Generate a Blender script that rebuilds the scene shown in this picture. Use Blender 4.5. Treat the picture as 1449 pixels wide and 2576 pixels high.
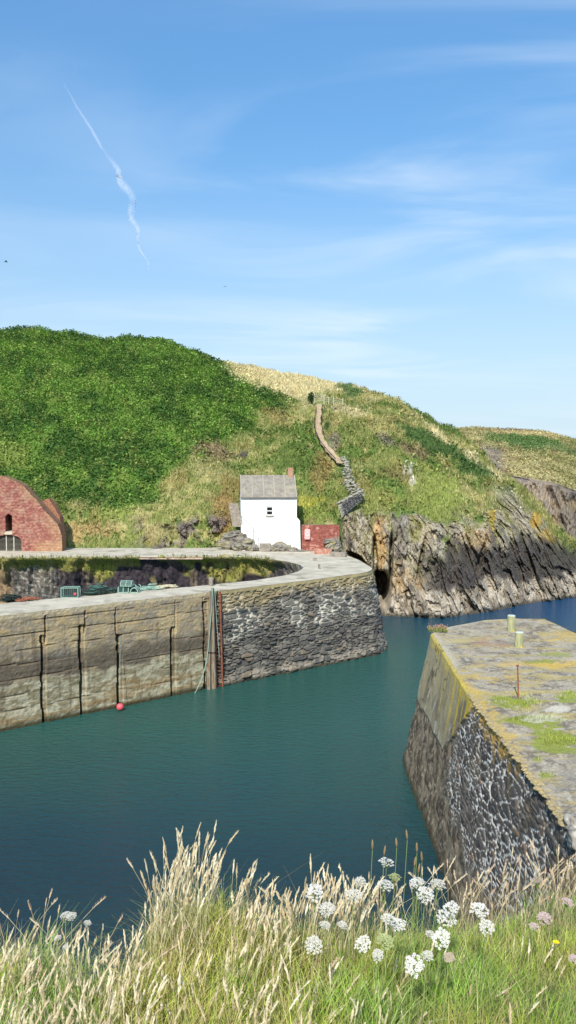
import bpy, math, random
import numpy as np
from mathutils import Vector, Matrix
from mathutils.geometry import tessellate_polygon
random.seed(7); rng = np.random.default_rng(11)
sc = bpy.context.scene
for o in list(bpy.data.objects): bpy.data.objects.remove(o)
# ------------------------------------------------ camera, sky, sun, exposure
F = 1946.0; PITCH = math.atan(93/F); CZ = 13.2
cam = bpy.data.objects.new('camera', bpy.data.cameras.new('camera')); sc.collection.objects.link(cam)
cam.location = (0, 0, CZ); cam.rotation_euler = (math.pi/2-PITCH, 0, 0)
cam.data.sensor_fit = 'VERTICAL'; cam.data.sensor_height = 36; cam.data.lens = 36*F/2576
cam.data.clip_end = 30000; cam.data.clip_start = .05
sc.camera = cam
SUN_EL = math.radians(41); SX, SY = -.22, -.975            # horizontal direction towards the sun
w = bpy.data.worlds.new('World'); sc.world = w; w.use_nodes = True
wt = w.node_tree; bg = wt.nodes['Background']
sky = wt.nodes.new('ShaderNodeTexSky'); sky.sky_type = 'NISHITA'; sky.sun_disc = False
sky.sun_elevation = SUN_EL; sky.sun_rotation = math.atan2(SX, SY)
sky.air_density = 1.0; sky.dust_density = .35; sky.ozone_density = 2.0; sky.altitude = 0
bg.inputs[1].default_value = .14
def wn(t, **k):
    n = wt.nodes.new(t)
    for a, b in k.items(): setattr(n, a, b)
    return n
wl = wt.links.new
def wmath(op, a, b=None, clamp=False):
    n = wn('ShaderNodeMath', operation=op, use_clamp=clamp)
    for i, v in enumerate((a, b)):
        if v is None: continue
        if isinstance(v, (int, float)): n.inputs[i].default_value = v
        else: wl(v, n.inputs[i])
    return n.outputs[0]
tc = wn('ShaderNodeTexCoord'); sep = wn('ShaderNodeSeparateXYZ'); wl(tc.outputs['Generated'], sep.inputs[0])
zc = wmath('MAXIMUM', sep.outputs[2], .03)
cx = wmath('DIVIDE', sep.outputs[0], wmath('ADD', zc, .12)); cy = wmath('DIVIDE', sep.outputs[1], wmath('ADD', zc, .12))
cmb = wn('ShaderNodeCombineXYZ'); wl(cx, cmb.inputs[0]); wl(cy, cmb.inputs[1])
mp = wn('ShaderNodeMapping'); mp.inputs['Rotation'].default_value = (0, 0, .12); mp.inputs['Scale'].default_value = (.6, 1.5, 1); wl(cmb.outputs[0], mp.inputs[0])
nz = wn('ShaderNodeTexNoise'); nz.inputs['Scale'].default_value = 1.15; nz.inputs['Detail'].default_value = 7; nz.inputs['Roughness'].default_value = .52; nz.inputs['Distortion'].default_value = 1.1
wl(mp.outputs[0], nz.inputs['Vector'])
nz2 = wn('ShaderNodeTexNoise'); nz2.inputs['Scale'].default_value = .42; nz2.inputs['Detail'].default_value = 2; wl(cmb.outputs[0], nz2.inputs['Vector'])
rp = wn('ShaderNodeMapRange'); rp.interpolation_type = 'SMOOTHSTEP'; wl(nz.outputs[0], rp.inputs[0]); rp.inputs[1].default_value = .4; rp.inputs[2].default_value = .75
rp2 = wn('ShaderNodeMapRange'); rp2.interpolation_type = 'SMOOTHSTEP'; wl(nz2.outputs[0], rp2.inputs[0]); rp2.inputs[1].default_value = .36; rp2.inputs[2].default_value = .62
cf = wmath('MULTIPLY', wmath('MULTIPLY', rp.outputs[0], rp2.outputs[0]), .7)
hs = wn('ShaderNodeHueSaturation'); wl(sky.outputs[0], hs.inputs['Color']); hs.inputs['Saturation'].default_value = 1.15
el = wn('ShaderNodeMapRange'); wl(sep.outputs[2], el.inputs[0]); el.inputs[1].default_value = 0; el.inputs[2].default_value = .5; el.inputs[3].default_value = .62; el.inputs[4].default_value = 1.22
vm = wn('ShaderNodeVectorMath', operation='SCALE'); vt = wn('ShaderNodeVectorMath', operation='MULTIPLY'); vt.inputs[1].default_value = (.94, 1.1, 1.08); wl(hs.outputs[0], vt.inputs[0]); wl(vt.outputs[0], vm.inputs[0]); wl(el.outputs[0], vm.inputs['Scale'])
mxw = wn('ShaderNodeMixRGB'); hz = wn('ShaderNodeMapRange'); hz.interpolation_type = 'SMOOTHSTEP'; wl(sep.outputs[2], hz.inputs[0]); hz.inputs[1].default_value = -.02; hz.inputs[2].default_value = .42; hz.inputs[3].default_value = .9; hz.inputs[4].default_value = 0
mh = wn('ShaderNodeMixRGB'); wl(hz.outputs[0], mh.inputs[0]); wl(vm.outputs[0], mh.inputs[1]); mh.inputs[2].default_value = (3.7, 4.5, 5.3, 1)
wl(cf, mxw.inputs[0]); wl(mh.outputs[0], mxw.inputs[1]); mxw.inputs[2].default_value = (4.9, 5.6, 6.3, 1)
wl(mxw.outputs[0], bg.inputs[0])
sun = bpy.data.objects.new('sun', bpy.data.lights.new('sun', 'SUN')); sc.collection.objects.link(sun)
sun.data.energy = 4.2; sun.data.angle = math.radians(.53); sun.data.color = (1, .955, .88)
sd = Vector((SX*math.cos(SUN_EL), SY*math.cos(SUN_EL), math.sin(SUN_EL)))
sun.rotation_euler = sd.to_track_quat('Z', 'Y').to_euler(); sun.location = sd*300
sc.view_settings.view_transform = 'Standard'; sc.view_settings.look = 'None'
sc.view_settings.exposure = 0.33; sc.view_settings.gamma = 1
# ------------------------------------------------ helpers
cp, sp = math.cos(PITCH), math.sin(PITCH)
def P(x, y, d):
    """a photograph point brought to its real place at distance d ahead"""
    u = (np.asarray(x, float)-724.5)/F; v = (1288-np.asarray(y, float))/F
    ry = cp+v*sp; t = d/ry
    return np.stack([u*t, d+0*u, CZ+(-sp+v*cp)*t], -1)
def PZ(x, y, z):
    u = (x-724.5)/F; v = (1288-y)/F; rz = -sp+v*cp; t = (z-CZ)/rz
    return np.array([u*t, (cp+v*sp)*t, z])
def proj(p):
    X, Y, Z = p[..., 0], p[..., 1], p[..., 2]-CZ
    dep = np.maximum(Y*cp-Z*sp, .05); up = Y*sp+Z*cp
    return 724.5+F*X/dep, 1288-F*up/dep
def S(r, g, b): 
    c = np.array([r, g, b], float)/255
    return np.where(c <= .04045, c/12.92, ((c+.055)/1.055)**2.4)
TAB = rng.permutation(256); TAB = np.concatenate([TAB, TAB, TAB]); RND = rng.random(256)
def vnoise(p):
    i = np.floor(p).astype(np.int64); f = p-i; f = f*f*(3-2*f); i &= 255
    def h(dx, dy, dz): return RND[TAB[TAB[TAB[(i[..., 0]+dx) & 255]+((i[..., 1]+dy) & 255)]+((i[..., 2]+dz) & 255)]]
    fx, fy, fz = f[..., 0], f[..., 1], f[..., 2]
    a = h(0,0,0)*(1-fx)+h(1,0,0)*fx; b = h(0,1,0)*(1-fx)+h(1,1,0)*fx
    c = h(0,0,1)*(1-fx)+h(1,0,1)*fx; d = h(0,1,1)*(1-fx)+h(1,1,1)*fx
    return (a*(1-fy)+b*fy)*(1-fz)+(c*(1-fy)+d*fy)*fz
def fbm(p, s=1, o=4, off=0):
    p = np.asarray(p)*s+off*17.3; r = 0; a = .5; t = 0
    for k in range(o): r = r+a*vnoise(p+k*31.7); t += a; a *= .5; p = p*2.03
    return r/t
def ss(a, b, x): t = np.clip((x-a)/(b-a), 0, 1); return t*t*(3-2*t)
def mixc(c, d, f): f = np.asarray(f)[..., None]; return c*(1-f)+d*f
def stones(s, z, w, h, jit=.8, warp=.25, off=0):
    q = np.stack([s/w, z/h, 0*s], -1)
    q = q+warp*(np.stack([fbm(q, .7, 3, 1+off), fbm(q, .7, 3, 2+off), 0*s], -1)-.5)*np.array([1, 1, 0])*2
    i = np.floor(q[..., :2]).astype(np.int64); F1 = np.full(s.shape, 9.); F2 = F1.copy(); idc = np.zeros(s.shape)
    for dx in (-1, 0, 1):
        for dy in (-1, 0, 1):
            c = i+np.array([dx, dy]); a = TAB[TAB[(c[..., 0]+off*13) & 255]+(c[..., 1] & 255)]
            shift = .5*(c[..., 1] & 1)
            px = c[..., 0]+.5+shift*0+jit*(RND[a]-.5); py = c[..., 1]+.5+jit*(RND[(a*7+13) & 255]-.5)*.8
            dd = np.hypot(q[..., 0]-px, q[..., 1]-py)
            nw = dd < F1; F2 = np.where(nw, F1, np.minimum(F2, dd)); idc = np.where(nw, RND[(a*3+5) & 255], idc); F1 = np.where(nw, dd, F1)
    return F2-F1, idc
def link(o, parent=None):
    sc.collection.objects.link(o)
    if parent is not None: o.parent = parent
    return o
def tag(o, label=None, cat=None, group=None, kind=None):
    if label: o['label'] = label
    if cat: o['category'] = cat
    if group: o['group'] = group
    if kind: o['kind'] = kind
    return o
def thing(name, label, cat, loc=(0, 0, 0), rz=0, group=None):
    o = bpy.data.objects.new(name, None); link(o); o.location = [float(v) for v in loc]; o.rotation_euler = (0, 0, rz)
    o.empty_display_size = .3
    return tag(o, label, cat, group)
def bigmesh(name, V, Fc, mat, parent=None, C=None, smooth=False, sub=None):
    V = np.asarray(V, float).reshape(-1, 3); Fc = np.asarray(Fc)
    if parent is not None and sub is None:
        pr = parent; off = np.zeros(3)
        while pr is not None: off = off+np.array(pr.location); pr = pr.parent
        V = V-off
    me = bpy.data.meshes.new(name); n = Fc.shape[1]
    me.vertices.add(len(V)); me.vertices.foreach_set('co', V.astype(np.float32).ravel())
    me.loops.add(Fc.size); me.loops.foreach_set('vertex_index', Fc.astype(np.int32).ravel())
    me.polygons.add(len(Fc)); me.polygons.foreach_set('loop_start', (np.arange(len(Fc))*n).astype(np.int32))
    me.polygons.foreach_set('loop_total', np.full(len(Fc), n, np.int32))
    me.polygons.foreach_set('use_smooth', np.full(len(Fc), smooth))
    me.update(calc_edges=True); me.validate()
    if C is not None:
        a = me.color_attributes.new('Col', 'FLOAT_COLOR', 'POINT')
        a.data.foreach_set('color', np.concatenate([np.clip(C, 0, 1), np.ones((len(C), 1))], 1).astype(np.float32).ravel())
    me.materials.append(mat)
    return link(bpy.data.objects.new(name, me), parent)
def grid_faces(nr, nc):
    i = np.arange(nr-1)[:, None]*nc+np.arange(nc-1)[None]
    return np.stack([i, i+1, i+nc+1, i+nc], -1).reshape(-1, 4)
class MB:
    def __init__(s): s.v = []; s.f = []
    def add(s, v, f): b = len(s.v); s.v += [tuple(float(c) for c in q) for q in v]; s.f += [tuple(b+i for i in q) for q in f]; return s
    def box(s, c, sz, rz=0, ax=None, jit=0, taper=1):
        c = np.array(c, float); hx, hy, hz = np.array(sz)/2
        pts = []
        for k in (-1, 1):
            t = taper if k > 0 else 1
            for a, b in ((-1, -1), (1, -1), (1, 1), (-1, 1)): pts.append([a*hx*t, b*hy*t, k*hz])
        pts = np.array(pts)
        if jit: pts = pts+np.random.default_rng(len(s.v)+5).uniform(-jit, jit, pts.shape)
        if ax is not None: pts = pts@np.array(ax)
        else:
            R = np.array([[math.cos(rz), math.sin(rz), 0], [-math.sin(rz), math.cos(rz), 0], [0, 0, 1]]); pts = pts@R
        return s.add(pts+c, [(0, 3, 2, 1), (4, 5, 6, 7), (0, 1, 5, 4), (1, 2, 6, 5), (2, 3, 7, 6), (3, 0, 4, 7)])
    def tube(s, path, r, n=6, cap=True):
        path = [Vector(p) for p in path]; m = len(path); r = [r]*m if isinstance(r, (int, float)) else r
        V = []
        for i, p in enumerate(path):
            d = (path[min(i+1, m-1)]-path[max(i-1, 0)]); d = d.normalized() if d.length > 0 else Vector((0, 0, 1))
            a = d.cross(Vector((0, 0, 1))); a = a.normalized() if a.length > .05 else d.cross(Vector((0, 1, 0))).normalized(); b = d.cross(a)
            for k in range(n): V.append(p+(a*math.cos(k*2*math.pi/n)+b*math.sin(k*2*math.pi/n))*r[i])
        Fc = [(i*n+k, i*n+(k+1) % n, (i+1)*n+(k+1) % n, (i+1)*n+k) for i in range(m-1) for k in range(n)]
        if cap: Fc += [tuple(range(n))[::-1], tuple(range((m-1)*n, m*n))]
        return s.add(V, Fc)
    def blob(s, c, r, seed=0, amp=.25, nu=10, nv=7, fr=1.3):
        V = []
        for j in range(nv+1):
            th = math.pi*j/nv
            for i in range(nu):
                ph = 2*math.pi*i/nu; V.append([math.sin(th)*math.cos(ph), math.sin(th)*math.sin(ph), math.cos(th)])
        V = np.array(V); k = 1+amp*(fbm(V, fr, 3, seed)-.5)*2
        V = V*k[:, None]*np.array(r)+np.array(c)
        Fc = [(j*nu+i, (j+1)*nu+i, (j+1)*nu+(i+1) % nu, j*nu+(i+1) % nu) for j in range(nv) for i in range(nu)]
        return s.add(V, Fc)
    def build(s, name, mat, parent=None, local=False, smooth=False, bevel=0):
        V = np.array(s.v)
        if parent is not None and not local:
            pr = parent; off = np.zeros(3)
            while pr is not None: off = off+np.array(pr.location); pr = pr.parent
            V = V-off
        me = bpy.data.meshes.new(name); me.from_pydata(V.tolist(), [], s.f); me.update(); me.materials.append(mat)
        if smooth: me.polygons.foreach_set('use_smooth', [True]*len(me.polygons))
        o = link(bpy.data.objects.new(name, me), parent)
        if bevel: m = o.modifiers.new('bevel', 'BEVEL'); m.width = bevel; m.segments = 2; m.limit_method = 'ANGLE'
        return o
# ------------------------------------------------ materials
class M_:
    def __init__(s, name):
        s.m = bpy.data.materials.new(name); s.m.use_nodes = True; s.t = s.m.node_tree; s.b = s.t.nodes['Principled BSDF']; s.out = s.t.nodes['Material Output']
        s.tc = s.t.nodes.new('ShaderNodeTexCoord')
    def n(s, t, **k):
        q = s.t.nodes.new(t)
        for a, b in k.items(): setattr(q, a, b)
        return q
    def l(s, a, b): s.t.links.new(a, b)
    def coord(s, scale=(1, 1, 1), rot=(0, 0, 0), src='Object'):
        m = s.n('ShaderNodeMapping'); m.inputs['Scale'].default_value = scale; m.inputs['Rotation'].default_value = rot; s.l(s.tc.outputs[src], m.inputs[0]); return m.outputs[0]
    def noise(s, vec, scale, detail=5, rough=.55, dist=0):
        q = s.n('ShaderNodeTexNoise'); s.l(vec, q.inputs['Vector']); q.inputs['Scale'].default_value = scale; q.inputs['Detail'].default_value = detail
        q.inputs['Roughness'].default_value = rough; q.inputs['Distortion'].default_value = dist; return q.outputs[0]
    def rng(s, v, a, b, lo=0, hi=1):
        q = s.n('ShaderNodeMapRange'); s.l(v, q.inputs[0])
        for i, x in enumerate((a, b, lo, hi)): q.inputs[i+1].default_value = x
        return q.outputs[0]
    def mix(s, f, a, b, mode='MIX'):
        q = s.n('ShaderNodeMixRGB', blend_type=mode)
        for i, v in enumerate((f, a, b)):
            if isinstance(v, (int, float)): q.inputs[i].default_value = v if i == 0 else (v, v, v, 1)
            elif isinstance(v, (tuple, list, np.ndarray)): q.inputs[i].default_value = tuple(v)[:3]+(1,)
            else: s.l(v, q.inputs[i])
        return q.outputs[0]
    def bump(s, h, strength=.4, dist=.05, prev=None):
        q = s.n('ShaderNodeBump'); q.inputs['Strength'].default_value = strength; q.inputs['Distance'].default_value = dist; s.l(h, q.inputs['Height'])
        if prev is not None: s.l(prev, q.inputs['Normal'])
        return q.outputs[0]
    def fin(s, col, rough=.85, nrm=None, spec=.3, metal=0):
        if isinstance(col, (tuple, list, np.ndarray)): s.b.inputs['Base Color'].default_value = tuple(col)[:3]+(1,)
        else: s.l(col, s.b.inputs['Base Color'])
        s.b.inputs['Roughness'].default_value = rough; s.b.inputs['Specular IOR Level'].default_value = spec; s.b.inputs['Metallic'].default_value = metal
        if nrm is not None: s.l(nrm, s.b.inputs['Normal'])
        return s.m
def vcol(name, nscale=6, namt=.35, bscale=8, bstr=.5, bdist=.05, rough=.9, stretch=(1, 1, 1), trans=0, spec=.2):
    m = M_(name); a = m.n('ShaderNodeVertexColor', layer_name='Col'); v = m.coord(stretch)
    nn = m.rng(m.noise(v, nscale, 6, .65), .3, .7, 1-namt, 1+namt)
    col = m.mix(1, a.outputs[0], nn, 'MULTIPLY') if namt else a.outputs[0]
    nr = m.bump(m.noise(v, bscale, 8, .7), bstr, bdist) if bstr else None
    mat = m.fin(col, rough, nr, spec)
    if trans:
        tr = m.n('ShaderNodeBsdfTranslucent'); m.l(col, tr.inputs[0]); ms = m.n('ShaderNodeMixShader'); ms.inputs[0].default_value = trans
        m.l(m.b.outputs[0], ms.inputs[1]); m.l(tr.outputs[0], ms.inputs[2]); m.l(ms.outputs[0], m.out.inputs[0])
    return mat
def mottled(name, c1, c2, scale=3, rough=.85, bs=.4, bd=.02, bscale=12, stretch=(1, 1, 1), c3=None, spec=.25, metal=0):
    m = M_(name); v = m.coord(stretch); col = m.mix(m.rng(m.noise(v, scale, 7, .62, .3), .35, .65), c1, c2)
    if c3 is not None: col = m.mix(m.rng(m.noise(v, scale*.6, 6, .6, .5), .55, .66), col, c3)
    return m.fin(col, rough, m.bump(m.noise(v, bscale, 7, .65), bs, bd), spec, metal)
def brickmat(name, c1, c2, mort, bw, bh, lichen=None, uvrot=0):
    m = M_(name); v = m.coord((1, 1, 1), src='UV'); b = m.n('ShaderNodeTexBrick'); m.l(v, b.inputs['Vector'])
    b.inputs['Color1'].default_value = tuple(c1)+(1,); b.inputs['Color2'].default_value = tuple(c2)+(1,); b.inputs['Mortar'].default_value = tuple(mort)+(1,)
    b.inputs['Scale'].default_value = 1; b.inputs['Brick Width'].default_value = bw; b.inputs['Row Height'].default_value = bh; b.inputs['Mortar Size'].default_value = .012
    o = m.coord(); nn = m.rng(m.noise(o, 1.2, 6, .7), .3, .7, .55, 1.35)
    col = m.mix(1, b.outputs[0], nn, 'MULTIPLY'); nn2 = m.rng(m.noise(o, 7, 5, .7), .3, .7, .6, 1.4); col = m.mix(1, col, nn2, 'MULTIPLY')
    if lichen is not None: 
        col = m.mix(m.rng(m.noise(o, 2.6, 7, .7, .4), .56, .68, 0, .75), col, lichen)
    nr = m.bump(b.outputs['Fac'], -.6, .02); return m.fin(col, .92, m.bump(m.noise(o, 20, 5), .4, .02, nr), .15)
mVEG = vcol('vegetation', 5, .3, 4, .6, .2); mROCK = vcol('rock_and_turf', 4, .35, 5, .9, .25, .92, (1, 1, .35))
mLEAF = vcol('leafage', 3, .15, 1, 0, trans=.3, rough=.75, spec=.2)
mSTONE = vcol('stonework', 14, .3, 16, .7, .03, .85); mCONC = vcol('old_concrete', 9, .22, 12, .5, .03, .9, (.5, .5, 2.2))
mGRASS = vcol('grass_blades', 20, .12, 1, 0, trans=.35, rough=.6, spec=.3)
mPETAL = vcol('petals', 60, .05, 1, 0, trans=.25, rough=.8)
mDECK = mottled('quay_paving', S(204, 194, 172), S(172, 163, 144), .9, .95, .35, .02, 9, (1, 1, 1), S(150, 142, 120))
mTIMB = mottled('weathered_timber', S(160, 150, 130), S(110, 98, 82), 5, .9, .5, .02, 14, (4, 4, .35), S(135, 85, 50))
mRUST = mottled('rusty_iron', S(158, 96, 70), S(104, 64, 50), 6, .85, .4, .01, 30)
mDARKI = mottled('dark_iron', S(70, 50, 42), S(45, 38, 36), 6, .8, .4, .01, 30)
mFENCE = mottled('silvered_fence_wood', S(190, 184, 150), S(150, 145, 118), 5, .9, .3, .01, 20, (3, 3, .5))
mTEAL = mottled('green_netting_cord', S(84, 126, 110), S(54, 86, 76), 20, .8, .2, .005, 60)
mPALEC = mottled('pale_cord', S(165, 195, 178), S(120, 150, 135), 20, .85, .2, .005, 60)
mROPE = mottled('cream_rope', S(205, 198, 170), S(170, 160, 125), 20, .9, .2, .005, 60)
mDNET = mottled('dark_net', S(48, 62, 54), S(30, 38, 36), 20, .9, .3, .01, 60)
mPINK = mottled('faded_pink_plastic', S(236, 98, 104), S(222, 84, 92), 6, .45, .1, .005, 20, spec=.5)
mLIFE = mottled('faded_lifebuoy_case', S(246, 178, 172), S(235, 160, 155), 4, .5, .1, .005, 20, spec=.5)
mLIFEW = mottled('white_plastic', S(240, 215, 210), S(232, 205, 200), 4, .5, .1, .005, 20)
mROCKG = mottled('grey_rock', S(150, 144, 130), S(98, 92, 86), 1.6, .92, .8, .08, 4, (1, 1, 2.2), S(165, 155, 105))
mMORT = mottled('grey_coping', S(160, 150, 134), S(118, 110, 100), 3, .92, .6, .03, 8)
mBOLL = mottled('lichened_bollard', S(176, 172, 128), S(140, 142, 108), 6, .9, .4, .01, 25, (1, 1, .4), S(222, 194, 60))
mBIRD = mottled('dark_plumage', S(50, 55, 62), S(36, 40, 46), 9, .8, .1, .01, 20)
# ------------------------------------------------ terrain builder
def blobs(x, y, pos, base, lst, nf=1.0, na=1.5):
    n = fbm(pos, .45*nf, 5, 3)-.5; nfin = fbm(pos, 2.2*nf, 4, 4)-.5; c = base
    for (bx, by, rx, ry, rot, colr, st) in lst:
        ca, sa = math.cos(rot), math.sin(rot); dx, dy = x-bx, y-by
        r = np.hypot((dx*ca+dy*sa)/rx, (-dx*sa+dy*ca)/ry)+n*na+nfin*na*.7
        c = mixc(c, colr, st*ss(1.15, .75, r))
    return c
def normals(G):
    du = np.gradient(G, axis=1); dv = np.gradient(G, axis=0); n = np.cross(du, dv); n /= np.linalg.norm(n, axis=-1, keepdims=True)+1e-9
    return n
def leafs(name, G, C, dens, size, kind, label, cat, seed, rise=.1, flat=.0, mat=None, jitc=.28, maxd=None):
    """ground cover: small leaf faces spread over a surface grid, density per square metre given per cell"""
    r = np.random.default_rng(seed); a, b, c = G[:-1, :-1], G[:-1, 1:], G[1:, :-1]
    ar = np.linalg.norm(np.cross(b-a, c-a), axis=-1); dn = (dens[:-1, :-1])*ar
    cnt = r.poisson(dn); idx = np.repeat(np.arange(cnt.size), cnt.ravel()); ii, jj = np.divmod(idx, G.shape[1]-1)
    fu, fv = r.random(len(idx)), r.random(len(idx))
    p = G[ii, jj]+(G[ii, jj+1]-G[ii, jj])*fu[:, None]+(G[ii+1, jj]-G[ii, jj])*fv[:, None]; col = C[ii, jj]
    N = len(p); yaw = r.uniform(0, 2*np.pi, N); sz = size[ii, jj]*r.uniform(.6, 1.4, N) if not np.isscalar(size) else size*r.uniform(.6, 1.4, N)
    clump = fbm(p, 1.1, 3, seed)
    p = p+np.stack([0*yaw, 0*yaw, rise*(clump*1.6+r.random(N)-.6)*sz*3], -1)
    el = r.uniform(.15, 1.25, N) if kind == 'leaf' else r.uniform(.9, 1.45, N)
    t = np.stack([np.cos(yaw)*np.cos(el), np.sin(yaw)*np.cos(el), np.sin(el)], -1)
    s_ = np.stack([-np.sin(yaw), np.cos(yaw), 0*yaw], -1)
    col = col*(1+jitc*(r.standard_normal(N)[:, None]*.8))*(.62+.75*clump[:, None])
    L = sz[:, None]*t; Wd = (sz*(.32 if kind == 'leaf' else .13))[:, None]*s_
    if kind == 'leaf':
        V = np.stack([p-L*.1, p+L*.45+Wd, p+L*1.0-np.array([0, 0, .25])*sz[:, None], p+L*.45-Wd], 1)
        Fc = np.arange(N*4).reshape(-1, 4); n = 4
    else:
        V = np.stack([p-Wd, p+Wd, p+L*1.1], 1); Fc = np.arange(N*3).reshape(-1, 3); n = 3
    o = bigmesh(name, V.reshape(-1, 3), Fc, mat or mLEAF, None, np.repeat(np.clip(col, .005, 1), n, 0))
    return tag(o, label, cat, kind='stuff')
GREEN, DGREEN, LGREEN = S(104, 126, 60), S(76, 102, 52), S(142, 152, 78)
OLIVE, TAN, RUST, STRAW = S(126, 132, 72), S(170, 162, 106), S(142, 124, 76), S(206, 192, 148)
RCK, RDK, RLT, RBR, LICH = S(180, 168, 142), S(112, 103, 94), S(222, 214, 194), S(192, 156, 106), S(214, 172, 66)
cols = {  # photograph column : (row, distance) from the foot to the ridge
 -900: [(1392,76),(1300,79),(1180,86),(1050,97),(960,110),(860,132)],
 -150: [(1390,76),(1300,79),(1180,86),(1050,97),(950,110),(842,131)],
 0:    [(1388,76),(1300,79),(1180,86),(1050,97),(940,110),(833,130)],
 110:  [(1388,76),(1300,79),(1180,86),(1050,97),(940,110),(829,130)],
 180:  [(1388,76),(1300,79),(1180,86),(1050,97),(940,110),(836,130)],
 260:  [(1388,76),(1298,79),(1180,86),(1050,97),(945,110),(852,130)],
 330:  [(1388,76),(1296,79),(1180,86),(1055,97),(948,110),(849,130)],
 400:  [(1388,76),(1293,79),(1180,86),(1060,96),(955,109),(851,128)],
 500:  [(1388,76),(1290,79),(1180,85),(1080,94),(980,106),(887,126)],
 560:  [(1388,76.5),(1300,79),(1185,85.5),(1090,94),(990,107),(908,128)],
 620:  [(1388,77),(1330,79.5),(1200,86),(1100,95),(1000,108),(922,130)],
 700:  [(1386,77.5),(1330,79.5),(1200,85.5),(1100,93),(1010,107),(940,132)],
 748:  [(1386,76.5),(1320,77.5),(1200,84),(1100,92.5),(1018,107),(952,132)],
 800:  [(1385,74.4),(1312,74.9),(1208,83),(1110,92),(1020,107),(960,131)],
 848:  [(1390,74.4),(1312,74.9),(1212,82),(1120,91.5),(1025,108),(968,130)],
 868:  [(1560,72.8),(1292,76.2),(1212,81),(1115,91),(1030,105),(973,127)],
 920:  [(1560,72.6),(1288,76.8),(1205,81.5),(1110,91),(1040,103),(986,122)],
 960:  [(1560,72),(1290,76.5),(1200,82),(1110,91),(1050,101),(1000,119)],
 1000: [(1562,71.6),(1292,76),(1205,81.5),(1115,91),(1058,100),(1013,116)],
 1050: [(1562,71.3),(1310,75.8),(1210,81.5),(1130,90),(1080,98),(1032,113)],
 1100: [(1562,71),(1340,75.2),(1220,81.5),(1150,89.5),(1105,97),(1062,109)],
 1150: [(1560,71.8),(1340,76),(1235,82),(1175,89),(1130,96),(1088,105)],
 1200: [(1552,73),(1330,78),(1250,83),(1205,88),(1165,93),(1138,99)],
 1260: [(1540,75.5),(1335,80),(1270,84),(1230,87.5),(1208,91),(1190,95)],
 1310: [(1528,78),(1340,82),(1295,85),(1255,88),(1236,90),(1222,93)],
 1350: [(1522,79.5),(1370,83),(1325,85.5),(1290,88),(1272,90),(1262,92)],
 1400: [(1513,81.6),(1415,84.2),(1378,86),(1350,88),(1335,90),(1326,92)],
 1449: [(1507,83.5),(1435,86),(1408,88),(1390,90),(1380,91),(1372,93)],
 1600: [(1504,85),(1495,87),(1492,88.5),(1489,90),(1487,91),(1485,93)],
 1750: [(1512,86),(1511,88),(1510,89.5),(1509,91),(1508,92),(1507,94)]}
cx_ = np.array(sorted(cols)); cyd = np.array([cols[k] for k in cx_], float)
def ctrl(x): return (np.array([np.interp(x, cx_, cyd[:, k, 0]) for k in range(6)]), np.array([np.interp(x, cx_, cyd[:, k, 1]) for k in range(6)]))
def hill_at(x, y, lift=0):
    Y, D = ctrl(x); d = np.interp(-y, -Y, D); p = P(x, y, d); return p+np.array([0, -.0, lift])
def terrain(name, xs, cfn, rows, zback, amp, rockfn):
    Xg = np.repeat(xs[None], rows*5+1, 0); t = np.linspace(0, 5, rows*5+1)
    YD = [cfn(x) for x in xs]; Yg = np.array([np.interp(t, range(6), q[0]) for q in YD]).T; Dg = np.array([np.interp(t, range(6), q[1]) for q in YD]).T
    # soften the profile between controls
    for _ in range(6):
        m = (Dg[:-2]+Dg[1:-1]*2+Dg[2:])/4; m2 = (Yg[:-2]+Yg[1:-1]*2+Yg[2:])/4; wgt = ss(.9, 1.4, t[1:-1])[:, None]*ss(5, 4.6, t[1:-1])[:, None]
        Dg[1:-1] += (m-Dg[1:-1])*wgt; Yg[1:-1] += (m2-Yg[1:-1])*wgt
    G = P(Xg, Yg, Dg); Tg = np.repeat(t[:, None], len(xs), 1)
    rad = G[-1]*np.array([1, 1, 0]); rad = rad/np.linalg.norm(rad, axis=-1, keepdims=True)
    back = []
    for k, dd in enumerate((3, 8, 18, 35, 70)):
        f = (dd/70)**.8; q = G[-1]+rad*dd; zz = zback(xs, G[-1, :, 2], dd); q[:, 2] = zz; back.append(q)
    nb = len(back); G = np.concatenate([G, np.array(back)], 0)
    Xg = np.concatenate([Xg, np.repeat(Xg[-1:], nb, 0)]); Yg = np.concatenate([Yg, np.repeat(Yg[-1:], nb, 0)-2]); Tg = np.concatenate([Tg, np.repeat(Tg[-1:], nb, 0)+.1])
    rock = rockfn(Xg, Yg, Tg, G)
    r2 = np.repeat(rad[None], len(G), 0)
    # strata: near-vertical slabs leaning a little
    q = G*np.array([1, 1, .16]); q[..., 0] += G[..., 2]*.22
    rid = 1-np.abs(fbm(q, .55, 5, 5)*2-1)*1.6; fine = 1-np.abs(fbm(q, 2.3, 4, 8)*2-1)*1.5; blk = fbm(G*np.array([1, 1, .6]), .32, 3, 9)
    stp = np.floor(blk*7)/7+ss(.7, 1, blk*7 % 1)/7
    vf = 1-np.abs(fbm(q*np.array([1, 1, .6]), 5.5, 3, 10)*2-1)*1.5; dr = (rid-.4)*1.2+(fine-.4)*.5+(vf-.4)*.22+(stp-.5)*3.2
    du = (fbm(G, .22, 3, 12)-.5)*amp+(fbm(G, .9, 3, 13)-.5)*amp*.4
    return G, Xg, Yg, Tg, rock, r2, dr, du
def zb_main(xs, zr, dd):
    f = ss(880, 1250, xs); left = zr-.0006*dd*dd-.03*dd; right = np.maximum(zr-dd*1.1, -3); mid = left*(1-f)+right*f; return mid
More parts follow.
